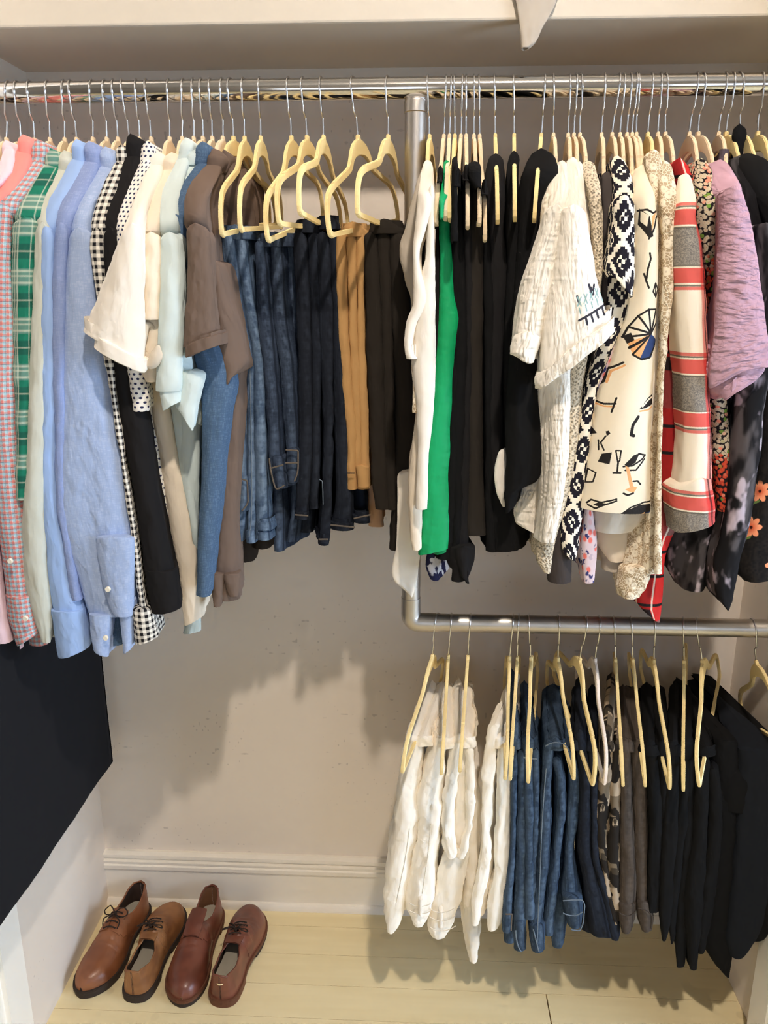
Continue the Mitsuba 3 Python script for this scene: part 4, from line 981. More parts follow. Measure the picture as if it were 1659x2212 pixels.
top('sweater', 'black sweater with broad shoulder and jagged lower sleeve', 'jet', 'R11', [
    ('body', '319 1158 1180 1.42; 340 1140 1202 1.38; 370 1128 1206; 420 1118 1200; 470 1118 1188; 560 1112 1160; 700 1104 1144; 850 1096 1140; 1000 1090 1128', dict(Y=1.335, yf=1.70, rt=.02)),
    ('sleeve', '620 1108 1150; 760 1100 1160; 860 1092 1168; 940 1088 1172; 1010 1088 1173; 1050 1088 1160; 1070 1088 1122; 1106 1090 1114', dict(Y=1.285, yf=1.40, hb=.03, hem=-10, flare=.012)),
    ('hem', '1060 1052 1112; 1120 1050 1116; 1192 1052 1120', dict(Y=1.34, yf=1.70, fold=.010, ff=30))])
t = top('blouse', 'white gauze blouse with ruffled short sleeve in front of the black sweater', 'gauze_white', 'R12', [
    ('body', '346 1204 1226 1.40; 400 1190 1240 1.32; 450 1180 1244; 520 1174 1240; 640 1150 1220; 760 1160 1226; 900 1166 1230; 1050 1176 1222; 1173 1166 1200', dict(Y=1.285, yf=1.68, fold=.006)),
    ('sleeve', '440 1178 1226; 500 1166 1222; 560 1144 1208; 620 1124 1196; 680 1112 1176; 730 1106 1166; 762 1104 1150', dict(Y=1.235, yf=1.36, hb=.04, hem=10, fold=.007, ff=35)),
    ('ruffle', '716 1108 1168; 740 1102 1162; 766 1100 1150; 778 1110 1140', dict(Y=1.23, yf=1.36, ruffle=.006, rf=130, flare=.008, hem=6))])
t = top('blouse', 'white blouse with grey and teal stitching on its flared sleeve', 'gauze_white', 'R13', [
    ('body', '338 1229 1248 1.41; 390 1226 1262 1.33; 450 1222 1266; 600 1210 1268; 800 1180 1236; 880 1176 1234; 960 1176 1228; 1050 1178 1222; 1173 1170 1200', dict(Y=1.275, yf=1.68)),
    ('sleeve', '440 1216 1262; 500 1206 1274; 560 1194 1286; 620 1182 1300; 680 1172 1314; 760 1163 1324', dict(Y=1.225, yf=1.37, hb=.045, hem=-50, bs='gauze_embroidered', fold=.006, ff=30)),
    ('sleeve_ruffle', '744 1164 1324; 770 1162 1325; 786 1166 1325', dict(Y=1.221, yf=1.372, hb=.046, hem=-50, hemf=True, ruffle=.003, rf=160)),
    ('peplum', '1010 1150 1172; 1050 1130 1172; 1100 1108 1172; 1140 1112 1172; 1160 1150 1172', dict(Y=1.33, yf=1.45, flare=.01, fold=.008, hem=14)),
    ('placket', '800 1196 1232; 900 1190 1230; 1000 1186 1226; 1174 1170 1200', dict(Y=1.266, yf=1.30, wr=.002))])
top('undershirt', 'plain white top squeezed behind the stitched blouse', 'white', 'R14', [
    ('body', '348 1244 1260 1.40; 420 1244 1270 1.32; 480 1246 1280; 560 1240 1278; 700 1220 1262; 780 1206 1250; 860 1200 1240', dict(Y=1.30, yf=1.68)), ('frill', '970 1078 1092; 1030 1064 1090; 1060 1068 1092; 1096 1080 1094', dict(Y=1.315, yf=1.40, ruffle=.004))])
top('crochet_top', 'beige open crochet top with fringed hem', 'crochet', 'R15', [
    ('body', '346 1258 1282 1.41; 376 1264 1292 1.35; 420 1274 1300; 480 1280 1305; 560 1284 1304; 640 1278 1300; 760 1244 1276; 860 1228 1262; 960 1226 1250; 1100 1190 1220; 1210 1160 1196; 1242 1176 1190', dict(Y=1.29, yf=1.68, flare=.006))])
top('sweater', 'dark charcoal top between the crochet top and diamond blouse', 'charcoal', 'R16', [
    ('body', '370 1302 1322 1.40; 410 1300 1330 1.33; 480 1302 1328; 560 1300 1326; 640 1298 1324; 760 1280 1310; 1000 1220 1260; 1180 1190 1240; 1262 1186 1238', dict(Y=1.30, yf=1.69))])
top('patterned_blouse', 'black and white stepped diamond blouse with short sleeve', 'ikat', 'R17', [
    ('body', '336 1322 1344 1.42; 370 1324 1362 1.36; 430 1328 1370; 500 1326 1372; 640 1316 1366; 760 1290 1326; 830 1268 1296; 900 1256 1284; 1000 1238 1274; 1100 1214 1264; 1150 1206 1258; 1206 1216 1246', dict(Y=1.285, yf=1.69, hem=10)),
    ('sleeve', '420 1328 1372; 480 1325 1374; 540 1318 1374; 590 1310 1372; 612 1314 1370', dict(Y=1.245, yf=1.36, hb=.03, hem=20))])
top('floral_blouse', 'pink and navy floral blouse showing as narrow strip and tail', 'floral_pink', 'R18', [
    ('body', '420 1340 1372; 600 1352 1380; 740 1306 1340; 820 1286 1316; 900 1276 1302; 1000 1266 1288; 1100 1260 1282; 1130 1258 1286; 1180 1252 1290; 1262 1258 1284', dict(Y=1.30, yf=1.69, fold=.008))])
top('slip', 'plain cream slip showing below the printed top', 'cream', 'R19', [
    ('body', '420 1368 1392; 700 1360 1400; 1000 1300 1400; 1100 1290 1395; 1160 1284 1390; 1215 1318 1350', dict(Y=1.33, yf=1.69)), ('ruffle', '1120 1290 1400; 1170 1286 1396; 1200 1300 1380; 1235 1316 1350', dict(Y=1.345, yf=1.5, ruffle=.004, fold=.01, bs='linen'))])
top('printed_top', 'cream top printed with drawn hats, fans and glasses', 'art_print', 'R20', [
    ('body', '352 1386 1402 1.41; 385 1376 1410 1.34; 430 1374 1428; 490 1374 1434; 560 1373 1434; 640 1368 1432; 710 1352 1429; 790 1330 1425; 850 1305 1423; 950 1285 1421; 1030 1272 1420; 1110 1259 1418', dict(Y=1.265, yf=1.69, fold=.004, wr=.0006, hb=.02, rn=.035, hem=4))])
top('sheer_blouse', 'sheer white ruffled blouse peeking under the printed top', 'white', 'R21', [
    ('body', '380 1384 1404 1.37; 500 1398 1424; 800 1396 1424; 1060 1300 1410; 1120 1284 1400; 1155 1280 1370', dict(Y=1.30, yf=1.69, flare=.006)), ('tail', '1100 1350 1420; 1180 1344 1400; 1235 1330 1370', dict(Y=1.34, yf=1.5, bs='linen', ruffle=.003))])
top('lace_cardigan', 'beige lace top right behind the printed top', 'lace', 'R22', [
    ('body', '322 1402 1424 1.42; 345 1398 1432 1.37; 400 1406 1440 1.33; 480 1420 1446; 640 1424 1446; 900 1412 1430; 1100 1400 1426; 1240 1390 1424', dict(Y=1.30, yf=1.69))])
top('lace_blouse', 'cream lace blouse with scalloped bottom edge', 'lace', 'R23', [
    ('sleeve', '346 1424 1448 1.38; 380 1424 1458 1.33; 440 1430 1464; 520 1432 1464; 600 1432 1460; 680 1429 1450; 800 1426 1438; 950 1424 1430; 1100 1417 1429; 1240 1414 1429', dict(Y=1.27, yf=1.40)),
    ('body', '500 1434 1462; 900 1416 1436; 1100 1368 1426; 1200 1356 1426; 1244 1346 1424', dict(Y=1.31, yf=1.69, fold=.008)),
    ('scalloped_hem', '1225 1344 1424; 1250 1336 1424; 1275 1332 1416; 1294 1342 1400', dict(Y=1.30, yf=1.5, ruffle=.005, rf=120, flare=.01))])
t = top('plaid_shirt', 'red, grey and cream plaid shirt with rolled tab sleeve', 'red_plaid', 'R24', [
    ('body', '420 1462 1500 1.36; 480 1462 1500; 600 1448 1500; 700 1440 1496; 850 1428 1498; 1000 1424 1496; 1100 1426 1480; 1200 1402 1440; 1260 1384 1437; 1310 1372 1436; 1336 1390 1430', dict(Y=1.305, yf=1.70, hem=14, bs='red_tartan')),
    ('sleeve', '372 1470 1492 1.38; 400 1472 1500 1.33; 450 1470 1508; 500 1466 1517; 560 1464 1528; 640 1468 1533; 720 1473 1535; 830 1479 1538; 950 1484 1543; 1042 1477 1548', dict(Y=1.25, yf=1.37, hb=.03, fold=.003, hem=-6)),
    ('cuff', '1036 1464 1548; 1090 1468 1552; 1144 1472 1556', dict(Y=1.246, yf=1.372, hb=.032, hem=-12, hemf=True, fold=.003)),
    ('collar', '340 1460 1478; 364 1458 1490; 392 1464 1500; 404 1472 1492', dict(Y=1.375, yf=1.55, rt=.012, bs='red_tartan'))])
top('floral_dress', 'small print dark floral dress beside the mauve blouse', 'floral_dark', 'R25', [
    ('body', '341 1506 1524 1.42; 380 1506 1546 1.36; 450 1512 1566; 560 1526 1566; 700 1540 1566; 820 1542 1568; 950 1544 1580; 1050 1552 1586; 1106 1556 1584', dict(Y=1.285, yf=1.70))])
top('gauze_blouse', 'mauve gauze blouse with gathered short sleeve', 'gauze_mauve', 'R26', [
    ('shoulder', '344 1544 1570 1.42; 372 1550 1594 1.36; 420 1562 1612; 480 1562 1628', dict(Y=1.28, yf=1.70)),
    ('sleeve', '400 1568 1604; 450 1566 1620; 520 1562 1638; 600 1557 1648; 660 1552 1656; 720 1548 1662; 780 1538 1668; 812 1540 1668', dict(Y=1.225, yf=1.37, hb=.04, hem=-22, fold=.008, ff=35, flare=.012)),
    ('sleeve_ruffle', '772 1540 1668; 800 1536 1668; 830 1546 1640; 854 1564 1592', dict(Y=1.235, yf=1.36, ruffle=.005, rf=110, flare=.012, hem=-10)),
    ('body', '480 1570 1640; 700 1580 1660; 900 1590 1660; 1000 1590 1650', dict(Y=1.34, yf=1.70))])
top('plum_top', 'plum grey top showing below the red plaid cuff', 'plum', 'R27', [
    ('body', '345 1552 1572 1.43; 420 1570 1610 1.36; 600 1580 1620; 900 1540 1580; 1100 1478 1556; 1226 1466 1556', dict(Y=1.36, yf=1.70, hem=-8)), ('collar', '338 1554 1566; 352 1552 1576', dict(Y=1.43, yf=1.54, rt=.01))])
top('tie_dye_blouse', 'black and grey tie dyed blouse with long tapered sleeve', 'tiedye', 'R28', [
    ('body', '336 1584 1610 1.42; 370 1584 1630 1.37; 430 1606 1650; 600 1630 1668; 780 1590 1664; 900 1568 1650; 1040 1540 1630; 1160 1460 1590; 1220 1454 1570; 1278 1478 1530', dict(Y=1.34, yf=1.70, fold=.008)),
    ('sleeve', '480 1634 1680; 700 1640 1690; 800 1620 1672; 880 1602 1660; 960 1594 1652; 1060 1582 1636; 1160 1566 1616; 1230 1548 1598; 1280 1548 1588; 1308 1556 1576', dict(Y=1.265, yf=1.36, fold=.006, hem=10))])
top('knit_vest', 'black knit vest bunched over its hanger neck', 'jet', 'R29', [
    ('collar', '266 1592 1604; 274 1585 1611; 290 1584 1612; 310 1586 1606; 340 1582 1602', dict(Y=1.45, yf=1.53, rt=.012, fold=.004)), ('body', '330 1592 1640 1.43; 360 1600 1680 1.36; 500 1660 1720; 900 1650 1700; 1100 1620 1700', dict(Y=1.32, yf=1.70))])
top('embroidered_blouse', 'black blouse embroidered with orange flowers at the right edge', 'embroidered_black', 'R30', [
    ('body', '344 1632 1664 1.43; 380 1640 1700 1.36; 500 1680 1740; 900 1650 1740; 1050 1630 1720; 1150 1606 1710; 1220 1592 1700; 1258 1606 1690', dict(Y=1.28, yf=1.70, hem=-6, hb=.02))])

# ---------------------------------------------------------------- lower rod
WK = dict(cat='trousers', Y=1.40, yf=1.64, fold=.008, wr=.0045, hb=.02)
folded('trousers', 'leftmost white trousers on the lower rod', 'twill_white', '1577 898 928; 1600 892 932; 1640 890 934', ['1588 874 902; 1651 862 907; 1725 848 903; 1780 843 906; 1873 828 889; 1947 821 876; 1985 824 868; 2018 832 852', ('1600 912 930; 1690 900 918; 1780 884 908; 1850 880 900', dict(Y=1.46)), ('1770 846 904; 1870 832 892; 1970 828 880', dict(Y=1.45))], h='B1', **WK)
stitch(list(labels)[-1], [(884, 1790), (876, 1850), (866, 1900), (856, 1950)], 1.392, 'thread_cream', .0010)
folded('trousers', 'second white trousers on the lower rod, with belt loops at the bottom', 'twill_white', '1575 950 980; 1600 942 984; 1640 938 986', ['1595 944 964; 1688 910 960; 1740 901 956; 1766 907 954; 1800 905 952; 1892 887 942; 1947 876 938; 1977 878 926; 2004 890 914', ('1600 962 984; 1700 950 972; 1800 940 962', dict(Y=1.45))], h='B2', **WK)
T2 = list(labels)[-1]
stitch(T2, [(930, 1780), (926, 1830), (918, 1890), (912, 1930)], 1.392, 'thread_cream', .0010)
for q in (1950, 1966): stitch(T2, [(884, q), (905, q + 8), (930, q + 2)], 1.390, 'thread_cream', .0009)
cloth(T2, 'belt_loop', rw('1944 904 913; 1978 903 912', 1.386), 'white', yf=1.40, fold=.0002, wr=.0002, rt=.002)
folded('trousers', 'third white trousers with hanging loop fold and longest leg', 'twill_white', '1576 994 1026; 1605 988 1032; 1650 984 1034', ['1584 986 1004; 1660 963 992; 1730 955 984; 1800 950 982; 1836 954 986; 1858 962 986', '1600 1002 1022; 1700 1008 1026; 1780 1006 1024; 1830 994 1016; 1858 980 1008', ('1600 980 1020; 1760 970 1016; 1856 957 1010; 1900 946 1004; 1960 928 994; 2006 921 974; 2030 934 960', dict(Y=1.425, leaf=1)), ('1700 1010 1040; 1817 1006 1040; 1900 1004 1038; 1958 1002 1034', dict(Y=1.45)), ('1900 1000 1036; 1980 998 1036; 2050 1004 1035; 2082 1012 1030', dict(Y=1.49))], h='B3', **WK)
T3 = list(labels)[-1]
for q in (1962, 1980, 2002): stitch(T3, [(928, q), (950, q + 9), (984, q - 2)], 1.406, 'thread_cream', .0009)
cloth(T3, 'belt_loop', rw('1970 948 958; 2006 946 956', 1.405), 'white', yf=1.42, fold=.0002, wr=.0002, rt=.002)
folded('trousers', 'fourth white trousers, creased, next to the blue jeans', 'twill_white', '1560 1058 1094; 1606 1056 1096; 1640 1052 1100', ['1566 1056 1080; 1643 1042 1070; 1725 1036 1064; 1799 1036 1060; 1892 1026 1057; 1947 1014 1046; 2001 1014 1037', '1614 1074 1098; 1725 1066 1100; 1817 1062 1099; 1892 1058 1096; 1947 1048 1090; 2014 1046 1076', ('1640 1040 1066; 1800 1024 1046; 1950 1008 1036', dict(Y=1.46))], h='B4', **WK)
JK = dict(Y=1.40, yf=1.64, fold=.006, wr=.0024, hb=.012)
t = folded('jeans', 'slim blue jeans hanging right next to the white trousers', 'denim_blue', '1505 1104 1130 1.55; 1560 1104 1130; 1620 1102 1128', ['1560 1103 1120; 1700 1104 1116; 1850 1100 1114; 1960 1088 1108; 2018 1086 1106', '1620 1116 1134; 1750 1118 1138; 1900 1116 1138; 1990 1112 1134; 2052 1112 1134', ('1700 1106 1130; 1900 1100 1128; 2040 1090 1116', dict(Y=1.46))], h='B5', waist=['1990 1112 1135; 2052 1114 1134'], **JK)
stitch(t, [(1114, 2010), (1118, 2040), (1126, 2056)], 1.388, 'denim_pale'); stitch(t, [(1092, 1975), (1106, 1975), (1104, 2010)], 1.39)
t = folded('jeans', 'blue jeans with faded waistband at the bottom between slim and wide pairs', 'denim_blue', '1517 1131 1158 1.55; 1570 1130 1160; 1620 1128 1162', ['1590 1129 1150; 1720 1134 1150; 1850 1136 1150; 1985 1136 1152', '1620 1146 1166; 1740 1150 1166; 1850 1148 1162; 1960 1142 1158; 2030 1144 1160', ('1640 1156 1176; 1800 1152 1172; 1960 1150 1176; 2056 1146 1176', dict(Y=1.45))], h='B6', waist=['2000 1144 1178; 2030 1146 1178; 2057 1150 1174'], **JK)
stitch(t, [(1152, 2008), (1160, 2040), (1164, 2056)], 1.388, 'denim_pale'); stitch(t, [(1130, 1636), (1160, 1640)], 1.39, 'denim_pale')
t = folded('jeans', 'blue jeans with curled hem fold and pale pocket edge', 'denim_blue', '1560 1186 1222; 1602 1182 1228; 1640 1178 1232', ['1604 1176 1200; 1688 1170 1194; 1800 1164 1192; 1910 1158 1182; 2003 1146 1172; 2054 1160 1178', '1640 1194 1212; 1760 1202 1222; 1860 1194 1212; 1990 1178 1198; 2026 1180 1196', '1620 1218 1234; 1700 1230 1257; 1760 1228 1252; 1840 1222 1240; 1900 1218 1246; 1946 1214 1256; 2006 1226 1256', ('1640 1196 1224; 1800 1196 1220; 1990 1190 1226; 2046 1196 1212', dict(Y=1.47))], h='B7', waist=['1940 1214 1258; 1970 1216 1262; 2008 1228 1256'], **JK)
stitch(t, [(1180, 1660), (1172, 1760), (1166, 1900), (1160, 2040)], 1.388, 'denim_pale', .0012); stitch(t, [(1216, 1946), (1256, 1944), (1263, 1958), (1260, 1990), (1250, 2010), (1234, 2008)], 1.386, 'denim_pale', .0014); stitch(t, [(1216, 1972), (1240, 1978), (1258, 1970)], 1.386, 'denim_pale', .0012); stitch(t, [(1178, 1612), (1200, 1604), (1216, 1606), (1228, 1622)], 1.388, 'denim_pale', .0012)
DK = dict(Y=1.40, yf=1.64, fold=.005, hb=.014)
folded('jeans', 'dark navy jeans left of the camouflage trousers', 'denim_ink', '1540 1234 1262; 1600 1238 1266', ['1580 1240 1262; 1700 1250 1280; 1830 1246 1282; 1900 1256 1296; 1980 1262 1324; 2028 1270 1336', ('1640 1248 1274; 1850 1242 1276; 2016 1250 1304', dict(Y=1.45))], h='B8', **DK)
folded('jeans', 'dark ink jeans under the white hanger', 'denim_ink', '1560 1268 1290; 1620 1270 1292', ['1600 1268 1290; 1750 1276 1292; 1850 1278 1294; 1950 1300 1330; 2034 1320 1340'], h='B9', **DK)
folded('trousers', 'brown and tan camouflage trousers', 'camouflage', '1510 1306 1330 1.50; 1560 1300 1336; 1620 1298 1340', ['1570 1298 1322; 1680 1294 1322; 1740 1287 1318; 1820 1285 1318; 1890 1297 1322; 1960 1312 1330; 2000 1326 1336', '1600 1320 1342; 1720 1318 1340; 1850 1314 1340; 1960 1322 1340; 1990 1326 1340'], h='B10', cat='trousers', **DK)
t = folded('jeans', 'washed charcoal brown jeans right of the camouflage trousers', 'denim_grey', '1520 1340 1372 1.50; 1580 1340 1382; 1640 1338 1390', ['1600 1340 1362; 1750 1340 1368; 1900 1340 1374; 1960 1336 1376; 1990 1336 1372; 2016 1344 1362', '1600 1360 1390; 1700 1364 1400; 1850 1370 1403; 1950 1376 1402; 1985 1376 1410; 2012 1386 1406'], h='B11', waist=['1955 1335 1376; 1985 1336 1374; 2017 1344 1362', '1950 1376 1402; 1985 1376 1411; 2013 1386 1407'], **DK)
stitch(t, [(1338, 1972), (1356, 1978), (1374, 1966)], 1.386, 'coffee', .0012); stitch(t, [(1378, 1962), (1394, 1966), (1408, 1980), (1406, 2006)], 1.386, 'coffee', .0012)
BK = dict(Y=1.39, yf=1.64, fold=.008, hb=.02, cat='trousers')
folded('trousers', 'black trousers, first right of the charcoal jeans', 'jet', '1520 1372 1424 1.48; 1580 1376 1436; 1640 1386 1444', ['1600 1386 1416; 1750 1398 1430; 1900 1396 1428; 1976 1400 1424', '1600 1412 1446; 1750 1424 1452; 1900 1422 1452; 1974 1418 1440'], h='B12', **BK)
folded('trousers', 'black trousers with two short pointed legs at the bottom', 'jet', '1530 1434 1486 1.48; 1590 1438 1490; 1660 1440 1494', ['1600 1440 1466; 1800 1432 1462; 1960 1426 1452; 2034 1430 1440', '1600 1460 1494; 1800 1456 1490; 1960 1440 1470; 2042 1446 1456', '1640 1476 1502; 1850 1470 1500; 2000 1454 1486; 2092 1460 1476'], h='B13', **BK)
folded('trousers', 'black trousers whose near leg trails lowest left of the wide pair', 'jet', '1560 1504 1536 1.46; 1620 1504 1546; 1680 1504 1552', ['1640 1502 1534; 1800 1496 1530; 1950 1478 1526; 2040 1484 1516; 2097 1490 1506', '1660 1528 1556; 1800 1530 1562; 1950 1506 1548; 2060 1506 1522'], h='B14', **BK)
t = thing('trousers', 'wide black trousers hung broadside at the far right', 'trousers')
WB = [(.795, .60, .012, 1.55), (.775, .60, .02, 1.52), (.70, .612, .03, 1.45), (.55, .615, .035, 1.42), (.40, .61, .035, 1.40), (.24, .60, .03, 1.40)]
def wide(rows): return np.array(rows)
cloth(t, 'fold_over_bar', rw('1503 1560 1580 1.62; 1560 1552 1640 1.50; 1620 1548 1700 1.44; 1700 1548 1720 1.40; 1760 1550 1720 1.40', 1.40), 'jet', yf=1.72, fold=.006, rt=.006, hb=.04, dx=-.05)
cloth(t, 'leg', rw('1600 1546 1600; 1700 1542 1610; 1850 1534 1610; 1950 1528 1612; 2040 1520 1606; 2080 1536 1592; 2110 1560 1580', 1.41), 'jet', yf=1.68, fold=.010, hem=10, dx=-.03)
cloth(t, 'leg', rw('1620 1604 1700; 1700 1606 1690; 1850 1600 1690; 1960 1592 1676; 2040 1588 1650; 2070 1592 1620', 1.39), 'navyblack', yf=1.66, fold=.010, hem=-16, dx=-.03)
cloth(t, 'leg', rw('1650 1640 1720; 1850 1640 1720; 1950 1630 1700; 2030 1616 1672', 1.42), 'jet', yf=1.68, fold=.010, hem=-16, dx=-.03)

# the corner of linen hanging off the shelf
t = thing('linen_cloth', 'grey linen cloth corner hanging over the shelf edge', 'cloth')
m, uv = slab(rw('-60 1095 1215; 0 1114 1204; 30 1120 1190; 60 1124 1172; 90 1127 1158; 101 1128 1144', 1.488), yf=1.502, fold=.003, rt=.002, wr=.0008, rn=.004, hb=.03)
whole(t, m, 'linen', True, uv)

# ---------------------------------------------------------------- shoes
mat('leather_brown', lin(126, 74, 48), 0.38, 0.5, clearcoat=0.25, clearcoat_gloss=0.7)
def leather(a, b):
    def fn(p, n, uv): return mix(a, b, ss(.35, .75, fbm(p.x * 22, p.y * 22, p.z * 30)))
    return fn
pmat('leather_cognac', leather(lin(132, 82, 52), lin(112, 66, 42)), 0.36, 0.5)
pmat('leather_tan', leather(lin(142, 96, 58), lin(118, 76, 46)), 0.45, 0.45)
pmat('leather_oxblood', leather(lin(110, 62, 46), lin(92, 50, 38)), 0.34, 0.5)
mat('leather_lining', lin(58, 44, 38), 0.8, 0.2)
mat('lining_brown', lin(120, 84, 60), 0.8, 0.2)
mat('insole_grey', lin(176, 168, 152), 0.9, 0.1)
mat('sole_dark', lin(48, 38, 32), 0.7, 0.3)
mat('sole_brown', lin(92, 56, 38), 0.6, 0.3)
mat('lace_dark', lin(44, 34, 28), 0.85, 0.2)
mat('thread_pale', lin(226, 206, 160), 0.8, 0.2)

def shoe(label, toe, heel, upper, lining, sole, lace, open_tongue=False, laces='bow', tab=False, side=1):
    """Derby shoe; toe and heel: floor points of the sole's ends. Built along +x from heel to toe, then set down."""
    toe, heel = np.array(toe), np.array(heel)
    L = np.linalg.norm(toe - heel); a = math.atan2(*(toe - heel)[::-1])
    t = thing('derby_shoe', label, 'shoe', 'brown leather lace-up shoes on the floor')
    M = np.eye(4); M[:2, :2] = [[math.cos(a), -math.sin(a)], [math.sin(a), math.cos(a)]]; M[0, 3], M[1, 3] = heel
    def put(m): m = m.copy(); m.apply_transform(M); return m
    S = np.array([0, .008, .03, .10, .22, .36, .50, .64, .76, .86, .93, .975, 1.0])
    wl = PchipInterpolator(S, np.array([.0006, .0125, .024, .034, .037, .035, .039, .0465, .0485, .043, .032, .019, .003]))
    off = PchipInterpolator([0, .3, .6, .85, 1], np.array([0, -.001, .003, .0, -.006]) * side)
    s = np.r_[0, np.cumsum(np.sin(np.linspace(.12, math.pi - .12, 60)))]; s /= s[-1]
    def outline(grow):
        l = [(x * L * (1 + 2 * grow / L) - grow, off(x) + wl(x) + grow) for x in s]; r = [(x * L * (1 + 2 * grow / L) - grow, off(x) - wl(x) - grow) for x in s[::-1]]
        return Polygon(l + r).buffer(0)
    hz = .022
    so = trimesh.creation.extrude_polygon(outline(.004), .006, engine='earcut'); so.apply_translation((0, 0, .013))
    part(t, 'sole', put(so), sole, False)
    fore = outline(.002).intersection(Polygon([(L * .52, -1), (L * 1.2, -1), (L * 1.2, 1), (L * .52, 1)]))
    f = trimesh.creation.extrude_polygon(fore, .0125, engine='earcut'); f.apply_translation((0, 0, .0005))
    part(t, 'forefoot_tread', put(f), 'sole_dark', False)
    hl = outline(.003).intersection(Polygon([(-1, -1), (L * .27, -1), (L * .25, 1), (-1, 1)]))
    h = trimesh.creation.extrude_polygon(hl, .0125, engine='earcut'); h.apply_translation((0, 0, .0005))
    part(t, 'heel', put(h), sole, False)
    welt = trimesh.creation.extrude_polygon(outline(.0035), .0025, engine='earcut'); welt.apply_translation((0, 0, .019))
    part(t, 'welt', put(welt), sole, False)
    # upper: for each station an arch from the left welt over to the right; behind the throat it is open at the top
    topz = PchipInterpolator([0, .05, .2, .36, .47, .56, .66, .78, .88, .95, 1], [.092, .090, .074, .078, .094, .088, .076, .064, .057, .048, .030])
    gap = PchipInterpolator([0, .012, .05, .15, .30, .42, .47], [0.2, .6, .80, .86, .82, .58, .0])   # opening, as a share of the width
    def arch(x, n=29, inset=0.0):
        w, o, zt = float(wl(x)) - inset, float(off(x)), float(topz(x)) - inset
        g = float(gap(x)) if x < .47 else 0.0
        out = []
        for k in np.linspace(-1, 1, n):
            ex = 2.6 if x < .5 else 2.2
            th = abs(k) * math.pi / 2
            if g > 0: th = math.pi / 2 - (1 - abs(k)) * (math.pi / 2) * (1 - .62 * min(1, g))
            yy = w * abs(math.sin(th)) ** (2 / ex); zz = 0.0195 + (zt - 0.0195) * max(math.cos(th), 0) ** (2 / ex)
            if g > 0:
                q = 1 - abs(k); yy = w * (1 - .24 * q ** 2 - .10 * q) if x > .03 else w * (1 - .15 * q); zz = 0.0195 + (zt - 0.0195) * q
                if x > .30:   # quarters lean in towards the throat
                    b = (x - .30) / .17; yy2 = w * abs(math.sin(abs(k) * math.pi / 2)) ** .8; zz2 = 0.0195 + (zt - 0.0195) * max(math.cos(abs(k) * math.pi / 2), 0) ** .8
                    yy = yy * (1 - b) + yy2 * b; zz = zz * (1 - b) + zz2 * b
            out.append((x * L, o + math.copysign(yy, k), zz))
        return out
    xs = np.r_[np.r_[0, .0015, .004, .009, .016, .025, .036, .048, .06], np.linspace(.075, .465, 26), np.linspace(.48, .9, 26), np.linspace(.91, .999, 14)]
    n = 29
    V = np.array([arch(x, n) for x in xs]); Vi = np.array([arch(x, n, .003) for x in xs])
    # creases over the ball
    cr = np.exp(-((V[..., 0] / L - .66) / .05) ** 2) * .0016 * np.sin(V[..., 0] * 420 + V[..., 1] * 60)
    V[..., 2] += cr * (V[..., 2] > .05)
    idx = np.arange(len(xs) * n).reshape(len(xs), n)
    def faces(idx, mask):
        a_, b_, c_, d_ = idx[:-1, :-1][mask], idx[1:, :-1][mask], idx[1:, 1:][mask], idx[:-1, 1:][mask]
        return np.vstack([np.stack([a_, b_, c_], 1), np.stack([a_, c_, d_], 1)])
    mid = n // 2
    mask = np.ones((len(xs) - 1, n - 1), bool)
    for i, x in enumerate(xs[:-1]):
        if x < .468 and x > .012: mask[i, mid - 1:mid + 1] = False
    m = trimesh.Trimesh(V.reshape(-1, 3), faces(idx, mask), process=False)
    part(t, 'upper', put(m), upper, True)
    mi_ = trimesh.Trimesh(Vi.reshape(-1, 3), faces(idx, mask)[:, ::-1], process=False)
    part(t, 'lining', put(mi_), lining, True)
    # rim of the opening
    ie = [i for i, x in enumerate(xs) if .012 < x < .468]
    rim = [(V[i, mid + 1] + Vi[i, mid + 1]) / 2 for i in ie[::-1]] + [(V[1, mid] + Vi[1, mid]) / 2] + [(V[i, mid - 1] + Vi[i, mid - 1]) / 2 for i in ie]
    part(t, 'collar_edge', put(tube(rim, .0022, 7)), upper, True)
    ins = outline(-.006).intersection(Polygon([(0, -1), (L * .6, -1), (L * .6, 1), (0, 1)]))
    q = trimesh.creation.extrude_polygon(ins, .003, engine='earcut'); q.apply_translation((0, 0, .028))
    part(t, 'insole', put(q), 'insole_grey', False)
    # tongue
    tg = []
    for x in np.linspace(.40 if not open_tongue else .37, .60, 12):
        z = float(topz(max(x, .47))) - .004 + (max(0, .47 - x) * .03); w = .017 + .004 * math.sin((x - .3) * 8)
        if open_tongue: z = float(topz(max(x, .47))) + .012 + .05 * max(0, .56 - x); 
        tg.append([(x * L - (.02 * max(0, .56 - x) / .2 if not open_tongue else 0), float(off(x)) + k * w, z - abs(k) ** 2 * .004) for k in np.linspace(-1, 1, 9)])
    tg = np.array(tg); ii = np.arange(12 * 9).reshape(12, 9)
    tm = trimesh.Trimesh(tg.reshape(-1, 3), faces(ii, np.ones((11, 8), bool)), process=False)
    v2 = tm.copy(); v2.apply_translation((0, 0, -.003)); v2.invert()
    part(t, 'tongue', put(trimesh.util.concatenate([tm, v2])), upper, True)
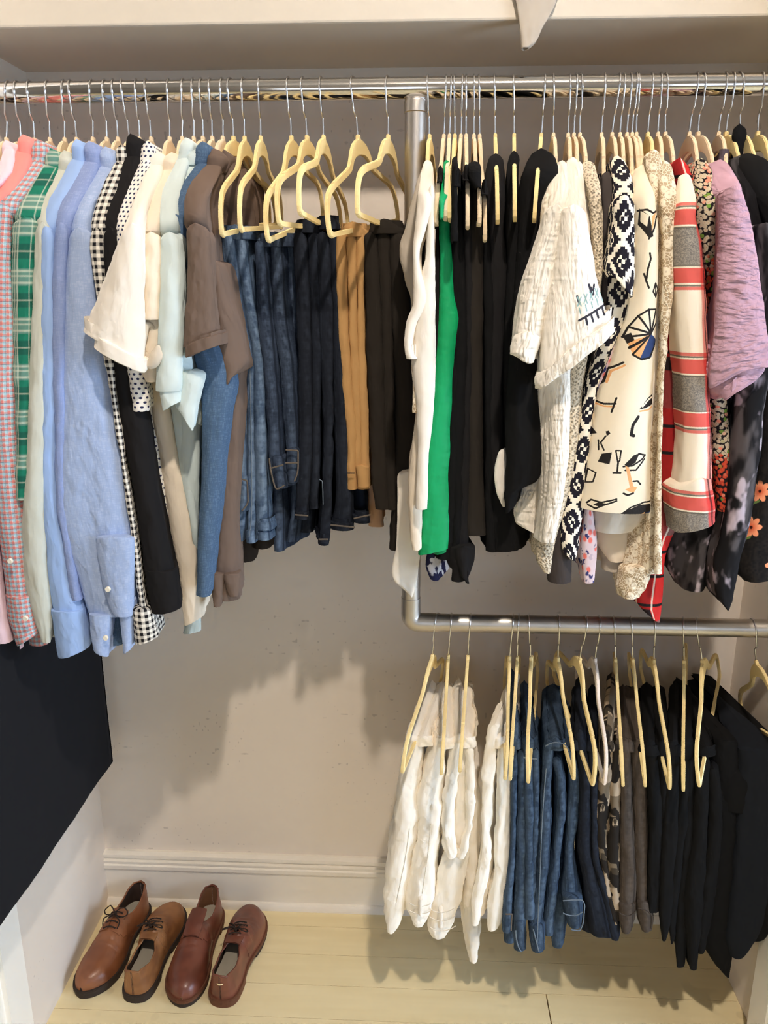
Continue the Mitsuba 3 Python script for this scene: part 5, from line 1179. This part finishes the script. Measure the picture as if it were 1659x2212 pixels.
    # eyelet facings: two flaps lying on the vamp
    for sd in (1, -1):
        g = []
        for x in np.linspace(.405, .585, 14):
            e = .0055 + .004 * max(0, (.5 - x)) * 4
            row = []
            for k in np.linspace(0, 1, 7):
                yy = e + k * (.030 if x < .56 else .022)
                w = float(wl(x)); zt = float(topz(max(x, .40)))
                r_ = min(yy / w, .99)
                zz = 0.0195 + (zt - 0.0195) * (1 - r_ ** 2.3) ** (1 / 2.3) + .0022
                row.append((x * L, float(off(x)) + sd * yy, zz))
            g.append(row)
        g = np.array(g); jj = np.arange(14 * 7).reshape(14, 7)
        fm = trimesh.Trimesh(g.reshape(-1, 3), faces(jj, np.ones((13, 6), bool)), process=False)
        lo = fm.copy(); lo.apply_translation((0, 0, -.002)); lo.invert()
        part(t, 'facing', put(trimesh.util.concatenate([fm, lo])), upper, True)
    # laces: rungs across the throat and a tied bow
    if laces:
        ps = []
        for i, x in enumerate(np.linspace(.415, .56, 4)):
            z = float(topz(max(x, .47))) + .004
            ps.append(tube(spline([(x * L, off(x) + .015, z - .003), (x * L + .002, off(x), z + .002), (x * L + .006, off(x) - .015, z - .003)], 12), .0016, 6))
        part(t, 'lace', put(trimesh.util.concatenate(ps)), lace, True)
        x = .45; z = float(topz(.47)) + .006; o = float(off(x)); c = np.array([x * L, o, z])
        def loop(pts, nm): part(t, nm, put(tube(spline([c + np.array(p) for p in pts], 30), .0015, 6)), lace, True)
        if laces == 'bow':
            for sd in (1, -1):
                loop([(0, 0, .002), (-.006, sd * .012, .014), (-.012, sd * 0.0195, .012), (-.004, sd * .032, .002), (.006, sd * .022, .0), (.002, 0, .002)], 'lace_loop')
                loop([(0, 0, .002), (.012, sd * .010, .004), (.020, sd * .022, -.002), (.030, sd * 0.0195, -.014)], 'lace_end')
            b = trimesh.creation.icosphere(2, .0042); b.apply_translation(c + [0, 0, .002]); part(t, 'lace_knot', put(b), lace, True)
    if tab:
        part(t, 'heel_thread', put(tube(spline([(-.0005 + .004, -.008, .066), (-.0022, 0, .0672), (.0035, .008, .066)], 10), .0014, 6)), 'thread_pale', True)
    return t

shoe('brown lace-up shoe by the left wall, toe forward with tied bow', (-.785, 1.475), (-.742, 1.765), 'leather_cognac', 'leather_lining', 'sole_dark', 'lace_dark', side=1)
shoe('tan brown lace-up shoe, second from left, heel forward with black heel block', (-.650, 1.755), (-.662, 1.470), 'leather_tan', 'leather_lining', 'sole_dark', 'lace_dark', side=1)
shoe('reddish brown shoe, third from left, toe forward with tongue pulled open', (-.550, 1.462), (-.545, 1.760), 'leather_oxblood', 'lining_brown', 'sole_brown', 'lace_dark', open_tongue=True, laces='bar', side=-1)
shoe('reddish brown shoe, rightmost, heel forward with pale heel stitch', (-.432, 1.755), (-.452, 1.467), 'leather_oxblood', 'leather_lining', 'sole_brown', 'lace_dark', tab=True, side=-1)
